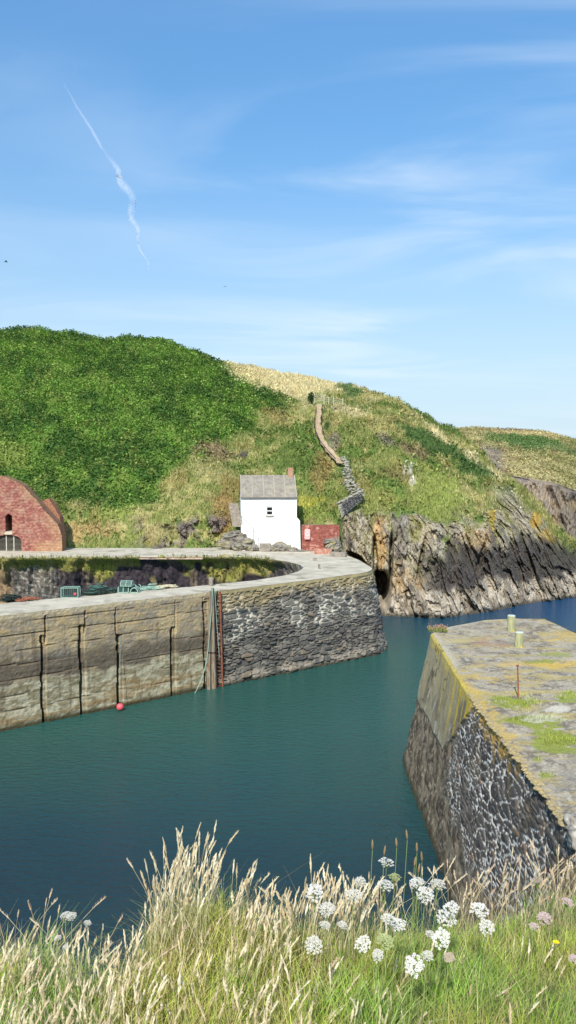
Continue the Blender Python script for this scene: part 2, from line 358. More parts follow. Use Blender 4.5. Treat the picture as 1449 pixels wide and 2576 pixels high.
def rock_main(X, Y, T, G):
    n = fbm(G, .35, 4, 21)-.5; n2 = fbm(G, 1.2, 3, 22)-.5
    cl = ss(855, 868, X)*ss(1.15, .95, T+n*(.6+.9*ss(940, 1000, X)*ss(1220, 1150, X))+n2*.4)
    cl2 = ss(1190, 1280, X+n*120)*ss(3.4, 2.2, T+n*2.4)*.95
    low = ss(300, 420, X)*ss(640, 600, X)*ss(1300, 1320, Y+n*90)*ss(1386, 1376, Y)*ss(-.03, .08, n+n2*.6)
    return np.clip(np.maximum(np.maximum(cl, cl2), low), 0, 1)
xs = np.concatenate([np.arange(-900, -40, 9), np.arange(-40, 840, 2.8), np.arange(840, 880, 1.6), np.arange(880, 1480, 2.2), np.arange(1480, 1751, 9)]).astype(float)
G, Xg, Yg, Tg, rock, rd, dr, du = terrain('hillside', xs, ctrl, 60, zb_main, 2.0, rock_main)
vx_ = G[..., 0]*.9+G[..., 1]*.35; eb, ib = stones(vx_+G[..., 2]*(.1+.25*ss(1000, 1250, Xg)), G[..., 2]-vx_*.2, .85, 1.9, .95, 1.1, 7); ec, ic = stones(vx_+G[..., 2]*.18, G[..., 2], .32, 1.0, .95, .7, 9)
blk2 = (ib-.5)*1.1-ss(.16, .02, eb)*.25+(ic-.5)*.26-ss(.14, .02, ec)*.1
dark_cave = lambda x, y, bx, by, rx, ry, rot=0: ss(1.2, .5, np.hypot(((x-bx)*math.cos(rot)+(y-by)*math.sin(rot))/rx, (-(x-bx)*math.sin(rot)+(y-by)*math.cos(rot))/ry))
cave = 9.0*dark_cave(Xg, Yg, 957, 1492, 24, 52)+2.4*dark_cave(Xg, Yg, 984, 1400, 5, 75, .03)+3.2*dark_cave(Xg, Yg, 900, 1408, 10, 34, -.9)+2.2*dark_cave(Xg, Yg, 945, 1420, 7, 70, -.05)+1.2*dark_cave(Xg, Yg, 1060, 1400, 5, 60, .2)+1.2*dark_cave(Xg, Yg, 1210, 1400, 6, 50, .3)+1.1*dark_cave(Xg, Yg, 1420, 1440, 30, 10, .5)
wet = np.where(Tg < 1, 1, .75)
G = G+rd*(-((dr+blk2)*rock*wet*ss(0, .15, Tg+.02))+cave*rock)[..., None]
edge = ss(0, .5, Tg)
G[..., 2] += du*(1-rock*.7)*edge
nn = fbm(G, .35, 4, 31); n3 = fbm(G, 1.3, 4, 32); n4 = fbm(G, .12, 3, 33); nv = fbm(G*np.array([1, 1, .2])+G[..., 2:3]*np.array([.25, 0, 0]), 1.4, 4, 34)
base = mixc(mixc(OLIVE, GREEN, ss(.42, .6, nn)), TAN, ss(.46, .61, n3*.6+n4*.4)); base = mixc(base, RUST, .5*ss(.58, .68, fbm(G, .5, 4, 36)))
# bracken covers the left of the hill
xb = np.interp(Yg, [820, 905, 960, 1010, 1080, 1120, 1150, 1200, 1260, 1300, 1400], [600, 585, 650, 705, 650, 560, 500, 430, 400, 330, 250])
brk = ss(-45, 30, xb-Xg+(nn-.5)*180)*ss(1310, 1270, Yg+(nn-.5)*120)
bcol = mixc(mixc(S(100, 130, 54), S(68, 98, 42), ss(.42, .58, nn)), S(128, 140, 70), .7*ss(.5, .68, n3)); 
base = mixc(base, bcol, brk)
ys = np.interp(Xg, [520, 560, 620, 700, 760, 800, 850, 900, 960], [890, 922, 955, 998, 1012, 1010, 985, 988, 1002])
strw = ss(530, 590, Xg+(n3-.5)*60)*ss(990, 860, Xg+(nn-.5)*120)*ss(16, -16, Yg-ys+(n3-.5)*70+(nn-.5)*50)
base = mixc(base, STRAW, strw*.9)
BL = [(1015,1030,60,9,.5,TAN,.8),(1100,1095,75,10,.75,STRAW,.75),(1190,1165,60,8,.65,STRAW,.8),(1245,1195,30,10,.5,STRAW,.7),
 (1080,1115,85,20,.5,DGREEN,.95),(1120,1075,70,16,.55,GREEN*.8,.9),(880,985,35,12,.3,DGREEN*1.1,.9),(1057,1028,24,6,.4,DGREEN*.7,1),(1195,1180,40,13,.35,DGREEN,.95),
 (970,1120,28,14,.6,S(120,108,98),.7),(1040,1140,40,14,.3,S(134,112,86),.7),(880,1040,45,14,.2,STRAW*.85,.75),(900,1100,50,25,.9,OLIVE*1.1,.7),(885,1180,30,18,.5,TAN,.6),
 (1100,1230,60,45,.4,LGREEN,.85),(1090,1280,50,35,.2,LGREEN*.9,.8),(975,1260,60,22,.1,S(140,142,78),.8),(1000,1190,45,20,.3,S(132,120,76),.7),
 (1031,1180,8,13,.2,RLT*.85,.8),(1038,1213,8,15,-.1,RLT*.9,.8),(1018,1178,4,14,.3,RLT*.8,.6),
 (790,1290,45,32,0,LGREEN,.9),(785,1255,40,12,.1,S(176,170,70),.6),(810,1180,30,40,.2,RUST*1.05,.8),(868,1170,16,22,0,DGREEN*1.2,.8),(740,1160,55,35,.2,GREEN*.85,.85),
 (545,1135,55,18,.2,S(140,116,92),.75),(603,1148,17,6,0,RDK*.6,.9),(540,1175,60,30,.3,TAN*.85,.7),(580,1220,30,30,0,RUST,.7),(560,1290,26,50,.1,S(166,136,88),.8),
 (690,1050,30,20,.3,RUST,.6),(840,1120,16,24,0,S(146,128,118),.6),(822,1085,8,12,0,DGREEN*.7,.9),(20,1150,50,40,0,LGREEN*.9,.6),(100,1290,100,14,.3,S(150,150,80),.5),
 (290,1300,45,16,0,LGREEN,.85),(200,1340,90,28,0,S(178,152,104),.75),(400,1345,60,18,0,S(168,150,110),.6),(340,1350,26,22,0,LGREEN*.9,.6),(450,1290,90,14,0,LGREEN*.85,.5),(380,1382,300,7,0,GREEN,.8)]
base = blobs(Xg, Yg, G, base, BL)
rc = mixc(mixc(RCK, RDK, ss(.5, .68, nv)), RLT, .6*ss(.58, .72, n3)); rc = mixc(rc, RBR, .6*ss(.52, .7, fbm(G*np.array([1, 1, .3]), .3, 3, 41)))
RB = [(955,1370,14,70,-.05,RBR*1.1,.8),(1238,1305,10,28,0,LICH,.9),(1350,1308,12,20,.2,LICH,.8),(1380,1350,25,18,.4,LICH*.9,.5),(1010,1330,20,50,0,S(120,112,108),.6),(1300,1235,40,14,.5,RLT*.85,.6),(1280,1220,20,16,0,S(105,96,96),.6)]
rc = mixc(rc, S(146, 142, 84), .75*ss(.47, .6, fbm(G*np.array([1, 1, .6]), .9, 4, 46))*ss(.25, .7, Tg)*ss(860, 900, Xg)); rc = blobs(Xg, Yg, G, rc, RB)
zz = G[..., 2]+(nn-.5)*3.2
rc = mixc(rc, S(78, 72, 70), .92*ss(6.8, 5.2, zz)*ss(1020, 1110, Xg)); rc = mixc(rc, mixc(S(200, 188, 168), S(150, 138, 120), ss(.45, .62, nv)), ss(2.9, 2.1, zz)*ss(870, 950, Xg)); rc = mixc(rc, S(60, 55, 45), .8*ss(.45, .15, G[..., 2]+(n3-.5)*.5))
lowr = ss(650, 600, Xg); rc = mixc(rc, S(118, 104, 102), lowr*.8)
C = mixc(base, rc, rock)*.93
hill = bigmesh('hillside', G.reshape(-1, 3), grid_faces(*G.shape[:2]), mROCK, None, C.reshape(-1, 3)); tag(hill, kind='structure')
inv = ss(-200, 0, Xg)*.8+.2; inv = inv*ss(1560, 1460, Xg)
veg = (1-rock)*(Tg > .02)*(Tg < 5.15)*inv
pathm = np.zeros_like(Xg)
pathpts = [(803,1022),(802,1050),(799,1075),(803,1100),(815,1125),(835,1150),(856,1172)]
for (a, b), (c, d) in zip(pathpts[:-1], pathpts[1:]):
    vx, vy = c-a, d-b; tt = np.clip(((Xg-a)*vx+(Yg-b)*vy)/(vx*vx+vy*vy), 0, 1); pathm = np.maximum(pathm, ss(17, 11, np.hypot(Xg-a-tt*vx, Yg-b-tt*vy)))
hs_ = ss(600, 606, Xg)*ss(752, 746, Xg)*ss(1300, 1325, Yg)
veg = veg*(1-pathm)*(1-hs_)
dist = G[..., 1]
leafs('bracken', G, C*1.52, brk*veg*30, .31+0*dist, 'leaf', 'dense green bracken covering the left side of the hill', 'bracken', 3, rise=.34)
leafs('hillside_grass', G, C*1.3, (1-brk)*veg*26, np.where(strw > .4, .38, .34), 'blade', 'dry straw and olive rough grass over the ridge and right slope', 'rough grass', 4, rise=.12)
leafs('hillside_scrub', G, C*1.2, (1-brk)*(1-strw)*veg*7*ss(.42, .6, nn), .4+0*dist, 'leaf', 'low green and brown scrub on the slope above the white cottage', 'scrub', 5, rise=.22)
# far headland beyond the cove
hc = {950: 1090, 1100: 1084, 1150: 1078, 1200: 1075, 1250: 1079, 1300: 1080, 1370: 1085, 1449: 1106, 1600: 1135, 1800: 1165, 2100: 1195}
def ctrl2(x):
    r = np.interp(x, list(hc), list(hc.values())); f = np.interp(x, [950, 1449, 2100], [0, 0, 1])
    ct = np.interp(x, [950, 1200, 1300, 1400, 1449, 2100], [1190, 1190, 1205, 1222, 1240, 1290])
    return (np.array([1432, ct, ct-(ct-r)*.22, ct-(ct-r)*.5, ct-(ct-r)*.78, r]), np.array([117, 121, 138, 165, 200, 245]))
G2, X2, Y2, T2, rk2, rd2, dr2, du2 = terrain('headland', np.concatenate([np.arange(950, 1480, 3.5), np.arange(1480, 2100, 12)]).astype(float), ctrl2, 26, lambda xs, zr, dd: zr-.1*dd, 3.0,
    lambda X, Y, T, G: np.clip(np.maximum(ss(1.25, .95, T+(fbm(G, .12, 4, 51)-.5)*1.2), ss(1290, 1240, X)*ss(3.6, 2.6, T+(fbm(G, .1, 3, 52)-.5)*1.5)*.85), 0, 1))
G2 = G2-rd2*(dr2*rk2*1.6)[..., None]; G2[..., 2] += du2*(1-rk2)*ss(5, 4.5, T2)
m1 = fbm(G2, .09, 4, 61); m2 = fbm(G2, .4, 4, 62)
b2 = mixc(mixc(S(172, 162, 112), S(140, 138, 84), ss(.4, .6, m1)), S(150, 132, 92), ss(.5, .65, m2))
b2 = blobs(X2, Y2, G2*.4, b2, [(1330,1112,100,16,.12,S(92,118,62),.95),(1420,1135,60,9,.2,S(96,116,64),.8),(1250,1105,30,10,0,S(104,124,66),.8),(1330,1092,110,5,.05,S(196,180,130),.8),(1300,1082,90,4,0,S(140,118,96),.7)])
rc2 = mixc(mixc(S(160,144,124), S(110,100,98), ss(.45, .62, fbm(G2*np.array([1, 1, .2]), .7, 4, 63))), S(190,158,90), .5*ss(.56, .7, m2)); rc2 = mixc(rc2, S(108,102,92), .6*ss(1370, 1420, X2+(m1-.5)*60))
C2 = mixc(b2, rc2, rk2)*.93
tag(bigmesh('headland', G2.reshape(-1, 3), grid_faces(*G2.shape[:2]), mROCK, None, C2.reshape(-1, 3)), kind='structure')
leafs('headland_scrub', G2, C2*1.3, (1-rk2)*(T2 < 5.2)*6*ss(1500, 1450, X2), .42+0*X2, 'leaf', 'low green and tan scrub on the far headland across the cove', 'scrub', 6, rise=.2)
# ------------------------------------------------ water
m = M_('sea_water'); v = m.coord()
big = m.noise(v, .035, 3, .5, .4); sepn = m.n('ShaderNodeSeparateXYZ'); m.l(m.tc.outputs['Object'], sepn.inputs[0])
near_far = m.rng(sepn.outputs[1], 24, 40); out_ = m.rng(sepn.outputs[0], 8, 24)  # base tone runs from darker blue nearby to teal farther out
c = m.mix(near_far, S(20, 45, 62), S(41, 90, 84)); c = m.mix(m.rng(big, .4, .62, 0, .6), c, S(46, 80, 68)); c = m.mix(m.rng(sepn.outputs[1], 56, 76, 0, .75), c, S(24, 56, 92)); c = m.mix(m.rng(sepn.outputs[0], 10, 30, 0, .85), c, S(34, 76, 114))  # far channel's dark blue is the cliff's reflection put into the colour
w1 = m.noise(m.coord((1.0, 2.3, 1), (0, 0, .35)), 1.7, 5, .6, .4); w2 = m.noise(m.coord((1, 1.9, 1), (0, 0, -.25)), 5.5, 3, .6, .2)
nr = m.bump(w1, .6, .22); nr = m.bump(w2, .6, .05, nr)
mWATER = m.fin(c, .06, nr, .5); m.b.inputs['IOR'].default_value = 1.33
o = MB().add([(-4000, -60, 0), (4000, -60, 0), (4000, 9000, 0), (-4000, 9000, 0)], [(0, 1, 2, 3)]).build('water', mWATER); tag(o, kind='structure')
# ------------------------------------------------ near bank under the photographer
def edgeY(X): return np.interp(X, [-4, -1.9, -1.3, -.94, -.76, -.58, -.31, -.04, .32, .86, 1.3, 2, 4], [3.5, 3.5, 3.45, 3.22, 3.3, 3.75, 3.85, 3.7, 3.65, 3.8, 4.1, 4.4, 4.6])
def bankz(X, Y):
    e = edgeY(X); p = np.stack([X, Y, 0*X], -1); b = CZ-(1.7+.2*np.clip(Y, -3, 99))+.12*np.exp(-((X+.42)/.3)**2-((Y-3.7)/.4)**2)
    over = np.maximum(Y-e, 0); z = b-over*over/(over+.35)*1.25+(fbm(p, 1.4, 4, 71)-.5)*.14*np.clip(over*.6+1, 1, 8)
    side = np.maximum(X-4.5, 0)*.9; return np.maximum(z-side*.6, -1.2)
bx = np.concatenate([np.arange(-30, -3, .6), np.arange(-3, 3, .06), np.arange(3, 12, .4)]); by = np.concatenate([np.arange(-25, 1, .8), np.arange(1, 6, .06), np.arange(6, 18, .25)])
BX, BY = np.meshgrid(bx, by); GB = np.stack([BX, BY, bankz(BX, BY)], -1); nb1 = fbm(GB, 2.2, 4, 73); nb2 = fbm(GB, .7, 3, 74)
CB = mixc(mixc(S(88, 96, 44), S(70, 66, 42), ss(.4, .6, nb1)), S(110, 98, 66), ss(.5, .7, nb2))
tag(bigmesh('grass_bank', GB.reshape(-1, 3), grid_faces(*GB.shape[:2]), mVEG, None, CB.reshape(-1, 3), True), kind='structure')
# blades
def sample_bank(n, r, umin=-.46, umax=.46, dmin=2.0, dover=.55):
    d = dmin+(4.6-dmin)*r.random(n*3)**.8; u = r.uniform(umin, umax, n*3); X = u*d; k = d < edgeY(X)+dover; return X[k][:n], d[k][:n]
def blade_mesh(name, X, Y, h, wd, col0, col1, lean, r, segs=4, mat=None):
    N = len(X); z0 = bankz(X, Y)-.03; yaw = r.uniform(0, 2*np.pi, N); sd_ = np.stack([np.cos(yaw), np.sin(yaw), 0*yaw], -1)
    t = np.linspace(0, 1, segs+1); V = []; Cc = []
    for k, tk in enumerate(t):
        c = np.stack([X, Y, z0], -1)+np.stack([lean[:, 0]*tk**2, lean[:, 1]*tk**2, h*(tk-.18*tk**2)], -1)
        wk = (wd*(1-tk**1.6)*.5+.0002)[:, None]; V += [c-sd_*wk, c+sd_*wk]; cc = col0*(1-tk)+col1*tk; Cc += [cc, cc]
    V = np.stack(V, 1); Cc = np.stack(Cc, 1); n = 2*(segs+1); b = (np.arange(N)*n)[:, None, None]
    fl = np.array([[2*k, 2*k+1, 2*k+3, 2*k+2] for k in range(segs)])[None]
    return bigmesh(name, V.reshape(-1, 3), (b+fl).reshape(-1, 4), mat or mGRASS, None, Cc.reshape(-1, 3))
r = np.random.default_rng(5); X, Y = sample_bank(52000, r)
pn = fbm(np.stack([X, Y, 0*X], -1), 2.4, 3, 81); px_ = 724.5+F*X/Y; lefty = ss(1000, 350, px_+(pn-.5)*500)
cl_ = fbm(np.stack([X, Y, 0*X], -1), 6, 3, 83); h = r.uniform(.12, .36, len(X))*(.5+1.0*cl_)*np.where(px_ > 1000, .8, 1)
lean = np.stack([r.normal(.02, .085, len(X)), r.normal(0, .08, len(X))], -1)*(h/.3)[:, None]
dry = (r.random(len(X)) < (.2+.3*lefty))[:, None]
g1 = mixc(S(150, 180, 62)+0*X[:, None], S(212, 222, 116), r.random(len(X))); g1 = np.where(dry, S(222, 208, 150), g1)*(1+.18*r.standard_normal((len(X), 1)))
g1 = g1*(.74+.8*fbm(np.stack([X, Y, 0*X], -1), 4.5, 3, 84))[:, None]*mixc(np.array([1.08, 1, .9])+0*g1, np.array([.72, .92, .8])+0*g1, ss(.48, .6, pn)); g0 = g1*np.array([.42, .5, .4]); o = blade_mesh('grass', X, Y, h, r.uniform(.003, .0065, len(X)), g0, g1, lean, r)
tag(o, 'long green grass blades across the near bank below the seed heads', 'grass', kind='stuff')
r9 = np.random.default_rng(77); X = r9.uniform(-5.5, 5.5, 70000); Y = r9.uniform(-2.5, 5.2, 70000); k = (Y < edgeY(X)+.5) & ((np.abs(X/np.maximum(Y, .1)) > .45) | (Y < 2)); X, Y = X[k], Y[k]; nb_ = fbm(np.stack([X, Y, 0*X], -1), 3, 3, 85)
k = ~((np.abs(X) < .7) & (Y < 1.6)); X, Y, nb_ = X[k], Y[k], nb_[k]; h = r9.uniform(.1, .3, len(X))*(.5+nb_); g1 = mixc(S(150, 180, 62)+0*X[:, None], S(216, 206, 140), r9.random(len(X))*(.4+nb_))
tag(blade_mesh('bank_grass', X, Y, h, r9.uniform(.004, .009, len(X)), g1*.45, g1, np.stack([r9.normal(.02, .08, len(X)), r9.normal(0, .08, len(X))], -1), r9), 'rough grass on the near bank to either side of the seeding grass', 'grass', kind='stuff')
X, Y = sample_bank(9000, r, dover=.5); h = r.uniform(.08, .34, len(X)); g1 = mixc(S(206, 190, 144)+0*X[:, None], S(150, 122, 84), r.random(len(X)))
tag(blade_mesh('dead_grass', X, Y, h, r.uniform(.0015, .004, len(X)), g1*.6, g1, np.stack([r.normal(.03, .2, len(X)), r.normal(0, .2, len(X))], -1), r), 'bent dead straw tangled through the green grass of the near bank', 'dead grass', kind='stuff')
X, Y = sample_bank(9000, r, dover=.3); h = r.uniform(.05, .2, len(X)); g1 = S(110, 146, 54)*(1+.25*r.standard_normal((len(X), 1)))
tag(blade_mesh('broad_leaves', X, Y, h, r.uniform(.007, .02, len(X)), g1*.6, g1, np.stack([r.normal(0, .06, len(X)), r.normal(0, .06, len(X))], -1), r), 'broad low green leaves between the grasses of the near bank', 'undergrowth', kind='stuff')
# seeding grass: stem and fluffy head
def seedheads(name, X, Y, h, L, R, col, r, lean, label):
    N = len(X); z0 = bankz(X, Y); V = []; Cc = []; Fc = []; base = np.stack([X, Y, z0], -1)
    def pt(tk): return base+np.stack([lean[:, 0]*tk**2, lean[:, 1]*tk**2, h*(tk-.1*tk**2)], -1)
    ts = np.linspace(0, 1, 6); yaw = r.uniform(0, 6.28, N)
    n = 0; stemc = col*np.array([.92, .94, .82])
    for k, tk in enumerate(ts):
        c = pt(tk); wk = .0011
        for a in range(3): V.append(c+wk*np.stack([np.cos(yaw+a*2.09), np.sin(yaw+a*2.09), 0*yaw], -1)); Cc.append(stemc*(.75+.25*tk) if tk < 1 else stemc)
    for k in range(5):
        for a in range(3): Fc.append([3*k+a, 3*k+(a+1) % 3, 3*k+3+(a+1) % 3, 3*k+3+a])
    n = 18; nr_ = 9; ns = 5; tl = L/h
    for k in range(nr_):
        q = k/(nr_-1); c = pt(1+tl*(q-.0)); rad = R*np.sin(np.pi*np.clip(q*.9+.08, 0, 1))**.8*r.uniform(.6, 1.3, N)+.0006
        jx = r.normal(0, .2, N)*R
        for a in range(ns):
            rr = rad*r.uniform(.65, 1.35, N); V.append(c+np.stack([jx+rr*np.cos(yaw+a*1.2566), rr*np.sin(yaw+a*1.2566), 0*yaw], -1)); Cc.append(col*r.uniform(.82, 1.12, (N, 1)))
    for k in range(nr_-1):
        for a in range(ns): Fc.append([n+ns*k+a, n+ns*k+(a+1) % ns, n+ns*(k+1)+(a+1) % ns, n+ns*(k+1)+a])
    n += nr_*ns
    for k in range(26):   # spikelets
        q = r.random(N)*.95; c = pt(0)*0; tt = 1+tl*q; c = base+np.stack([lean[:, 0]*tt**2, lean[:, 1]*tt**2, h*(tt-.1*tt**2)], -1)
        an = r.uniform(0, 6.28, N); rr = R*np.sin(np.pi*(q*.9+.08))*.7; o1 = np.stack([np.cos(an), np.sin(an), 0*an], -1)
        s1 = np.stack([-np.sin(an), np.cos(an), 0*an], -1)*.0011; up = np.stack([0*an, 0*an, 1+0*an], -1)
        a0 = c+o1*rr[:, None]; tip = a0+o1*(R*.75)[:, None]*r.uniform(.4, 1.3, (N, 1))+up*r.uniform(.006, .013, (N, 1))
        V += [a0-s1, a0+s1, tip+s1*.4, tip-s1*.4]; cc = col*r.uniform(.85, 1.2, (N, 1)); Cc += [cc]*4; Fc.append([n, n+1, n+2, n+3]); n += 4
    V = np.stack(V, 1); Cc = np.stack(Cc, 1); Fa = (np.arange(N)*n)[:, None, None]+np.array(Fc)[None]
    return tag(bigmesh(name, V.reshape(-1, 3), Fa.reshape(-1, 4), mGRASS, None, Cc.reshape(-1, 3)), label, 'seeding grass', kind='stuff')
def place_heads(n, x0, x1, d0, d1, h0, h1, r, powr=1):
    px = r.uniform(x0, x1, n); d = d0+(d1-d0)*r.random(n)**powr; X = (px-724.5)/F*d; k = d < edgeY(X)+.25; return X[k], d[k], r.uniform(h0, h1, n)[k]
parts = [place_heads(280, -60, 345, 2.5, 3.4, .2, .4, r), place_heads(165, 356, 510, 3.3, 3.95, .34, .6, r), place_heads(100, 300, 760, 2.6, 3.5, .2, .36, r),
         place_heads(90, 560, 740, 3.3, 3.85, .28, .42, r), place_heads(120, 740, 900, 3.4, 3.8, .34, .48, r), place_heads(20, 900, 1000, 3.4, 3.8, .3, .42, r), place_heads(50, 640, 1000, 2.6, 3.2, .14, .26, r), place_heads(26, 1000, 1449, 2.5, 3.6, .12, .24, r)]
X = np.concatenate([p[0] for p in parts]); Y = np.concatenate([p[1] for p in parts]); h = np.concatenate([p[2] for p in parts])
lean = np.stack([r.normal(.035, .05, len(X)), r.normal(0, .045, len(X))], -1)*(h/.5)[:, None]
col = mixc(S(250, 240, 212)+0*X[:, None], S(226, 206, 164), r.random(len(X)))
seedheads('seeding_grass', X, Y, h, r.uniform(.06, .11, len(X)), r.uniform(.0028, .0054, len(X)), col, r, lean, 'pale cream fluffy grass heads, thickest in the tall tuft left of centre')
parts = [place_heads(190, 1060, 1480, 3.7, 4.5, .3, .56, r), place_heads(30, 880, 1080, 3.5, 3.9, .4, .54, r), place_heads(50, 0, 900, 3.0, 3.8, .36, .56, r)]
X = np.concatenate([p[0] for p in parts]); Y = np.concatenate([p[1] for p in parts]); h = np.concatenate([p[2] for p in parts])
lean = np.stack([r.normal(.03, .09, len(X)), r.normal(0, .06, len(X))], -1)*(h/.5)[:, None]
seedheads('wiry_grass', X, Y, h, r.uniform(.03, .07, len(X)), r.uniform(.002, .0045, len(X)), mixc(S(220, 190, 160)+0*X[:, None], S(244, 230, 196), r.random(len(X))), r, lean, 'thin wiry pinkish tan grass stalks at the right bank edge')
# ------------------------------------------------ flowers
def umbel(seed, closed=False, tint=(1, 1, 1)):
    q = np.random.default_rng(seed); V = []; Fc = []; Cc = []; rays = MB(); k = 0; lob = q.uniform(0, 6.28, 3)
    for i in range(44):
        rr = math.sqrt((i+.5)/44); an = i*2.39996+q.uniform(-.12, .12); rx = rr*(1+.09*math.sin(2*an+lob[0])+.07*math.sin(5*an+lob[1])); x, y = rx*math.cos(an)*.45, rx*math.sin(an)*.45; z = .30*math.sqrt(max(0, 1-rr*rr*.92))-.14+q.uniform(-.03, .02)
        if closed: x, y, z = x*.55, y*.55, z+.35*rr
        if q.random() < .06: continue
        rays.tube([(0, 0, -.42), (x*.7, y*.7, z-.12), (x*.97, y*.97, z-.02)], .006, 3, False)
        for j in range(26):
            a2 = q.uniform(0, 6.28); r2 = .07*math.sqrt(q.random()); c = np.array([x+r2*math.cos(a2), y+r2*math.sin(a2), z+.035*(1-(r2/.07)**2)+q.uniform(-.008, .01)]); s_ = q.uniform(.013, .023); a3 = q.uniform(0, 6.28)
            tl = q.uniform(-.5, .5, 2)
            for b in range(4):
                aa = a3+b*1.5708; V.append(c+s_*np.array([math.cos(aa), math.sin(aa), tl[0]*math.cos(aa)+tl[1]*math.sin(aa)]))
            Fc.append([k, k+1, k+2, k+3]); k += 4; sh = q.uniform(.72, 1)
            Cc += [[sh*tint[0], sh*tint[1], sh*tint[2]]]*4
    return np.array(V), np.array(Fc), np.array(Cc)*.9, rays
protos = {}
mSTEM = mottled('green_stem', S(120, 140, 70), S(150, 160, 95), 9, .7, .1, .005, 30)
for key, args in {'a': (1, False, (1, .97, .89)), 'b': (2, False, (1, .96, .87)), 'c': (3, False, (.94, .89, .79)), 'pink': (4, False, (.9, .68, .66)), 'green': (5, False, (.6, .66, .3)), 'dry': (6, True, (.62, .52, .38))}.items():
    V, Fc, Cc, rays = umbel(*args); me = bpy.data.meshes.new('flower_head_'+key)
    me.from_pydata(V.tolist(), [], Fc.tolist()); a = me.color_attributes.new('Col', 'FLOAT_COLOR', 'POINT'); a.data.foreach_set('color', np.concatenate([Cc, np.ones((len(Cc), 1))], 1).astype(np.float32).ravel()); me.materials.append(mPETAL)
    mr = bpy.data.meshes.new('flower_rays'); mr.from_pydata(rays.v, [], rays.f); mr.materials.append(mSTEM); protos[key] = (me, mr)
FL = [ # crop x, crop y, width, kind, tilt, label
 (495,440,74,'a',.15,'highest white umbel flower, standing alone against the water'),
 (490,557,88,'b',.15,'flat white umbel flower directly below the highest one'),
 (650,545,84,'a',.2,'white umbel flower behind the ribwort heads, above a rounder one'),
 (750,552,88,'c',.15,'flat white umbel flower nearest the foot of the pier wall'),
 (690,603,98,'b',.4,'round white umbel flower just under the pair by the water edge'),
 (135,592,96,'a',.5,'white umbel flower at the left among pale grass heads, upper of three'),
 (197,675,86,'c',.5,'white umbel flower between the pale grass heads, middle of the left three'),
 (130,855,100,'c',.45,'ragged white umbel flower lowest at the left, half behind a grass stalk'),
 (330,605,86,'c',.3,'white umbel flower crossed by leaning grass heads'),
 (362,540,70,'c',.3,'faded white umbel flower in the leaning grass by the water'),
 (820,672,84,'a',.45,'white umbel flower tucked just above a larger one at centre right'),
 (795,722,98,'b',.5,'large white umbel flower overlapping a smaller one above it'),
 (962,680,92,'a',.6,'round white umbel flower furthest up on the right, above its neighbour'),
 (1000,765,84,'b',.45,'white umbel flower leaning right below the round one'),
 (505,725,72,'b',.35,'smaller white umbel flower left of an overlapping pair'),
 (553,752,80,'a',.5,'white umbel flower right of the overlapping pair'),
 (770,822,98,'a',.75,'large full white umbel flower above the dry brown one'),
 (715,800,48,'c',.4,'small white umbel flower touching a large full one'),
 (378,850,84,'b',.75,'round white umbel flower left of the green one'),
 (635,958,106,'a',.75,'biggest white umbel flower, lowest in the middle of the bank'),
 (700,910,64,'c',.5,'half opened white umbel flower behind the biggest one'),
 (452,908,66,'c',.5,'half opened white umbel flower beneath the green one'),
 (275,755,50,'c',.5,'small white umbel flower low among the leaning grasses'),
 (490,838,92,'green',.5,'green unopened umbel flower between white ones'),
 (812,925,84,'dry',.9,'dry brown closed umbel head under a full white flower'),
 (535,515,66,'green',.1,'flat greenish seeding umbel over the dark water'),
 (1290,720,80,'pink',.3,'dusky pink umbel flower on the right, upper of two'),
 (1237,762,54,'pink',.3,'small dusky pink umbel flower beside a larger one'),
 (1405,640,66,'pink',.3,'pink umbel flower at the right border near the wall'),
 (1437,925,56,'pink',.3,'pale pink umbel flower cut by the right border'),
 (1255,555,84,'dry',.1,'withered brown umbel before the pier wall'),
 (185,755,54,'c',.4,'faint white umbel behind grass stalks at centre left')]
FL2 = [(330,705,64,'c',.2,'creamy umbel flower on the left beside the water notch, largest there'),(360,712,70,'c',.2,'cream domed umbel at the water notch edge'),(440,745,48,'c',.2,'small white umbel at the bottom of the water notch'),(290,820,44,'c',.3,'small cream umbel in the left grass'),(328,868,40,'c',.3,'tiny cream umbel just below another in the left grass')]
def flower(xd, yd, wpx, key, tilt, label, i):
    s = (yd-1195)/F; d = np.clip(1.25/(s-.2)*(.93+.02*math.sin(i*3)), 2.2, 3.75); p = P(xd, yd, d); wd = wpx/F*d; gz = float(bankz(np.array(p[0]), np.array(p[1])))
    t = thing('umbel_flower', label, 'flower', (p[0]-.02, p[1]+.03, gz), group='umbel flowers on the near bank')
    top = Vector(p)-Vector(t.location); me, mr = protos[key]
    hd = link(bpy.data.objects.new('flower_head', me), t); hd.location = top; hd.rotation_euler = (Matrix.Rotation(tilt*.85, 3, 'X')@Matrix.Rotation(.15*math.sin(i*2.3), 3, 'Y')@Matrix.Rotation(i*1.1, 3, 'Z')).to_euler(); hd.scale = (wd*1.08, wd*1.08, wd*1.08)
    ry = link(bpy.data.objects.new('flower_rays', mr), t); ry.location = top; ry.rotation_euler = hd.rotation_euler; ry.scale = hd.scale
    bse = top+Matrix.Rotation(tilt*.85, 3, 'X')@Vector((0, 0, -.42*wd)); b = MB()
    b.tube([(0, 0, 0), Vector((bse.x*.2, bse.y*.4, bse.z*.5)), Vector((bse.x*.8, bse.y*.95+.0, bse.z*.85)), bse], [.0022, .002, .0017, .0016], 5); b.build('stem', mSTEM, t, local=True)
for i, (cx0, cy0, wc, k, tl, lab) in enumerate(FL): flower((1152+cx0*.795)*.6289, (3100+cy0*.795)*.6289, wc*.5, k, tl, lab, i)
for i, (cx0, cy0, wc, k, tl, lab) in enumerate(FL2): flower(cx0*.5, 1949.6+cy0*.5, wc*.42, k, tl, lab, i+40)
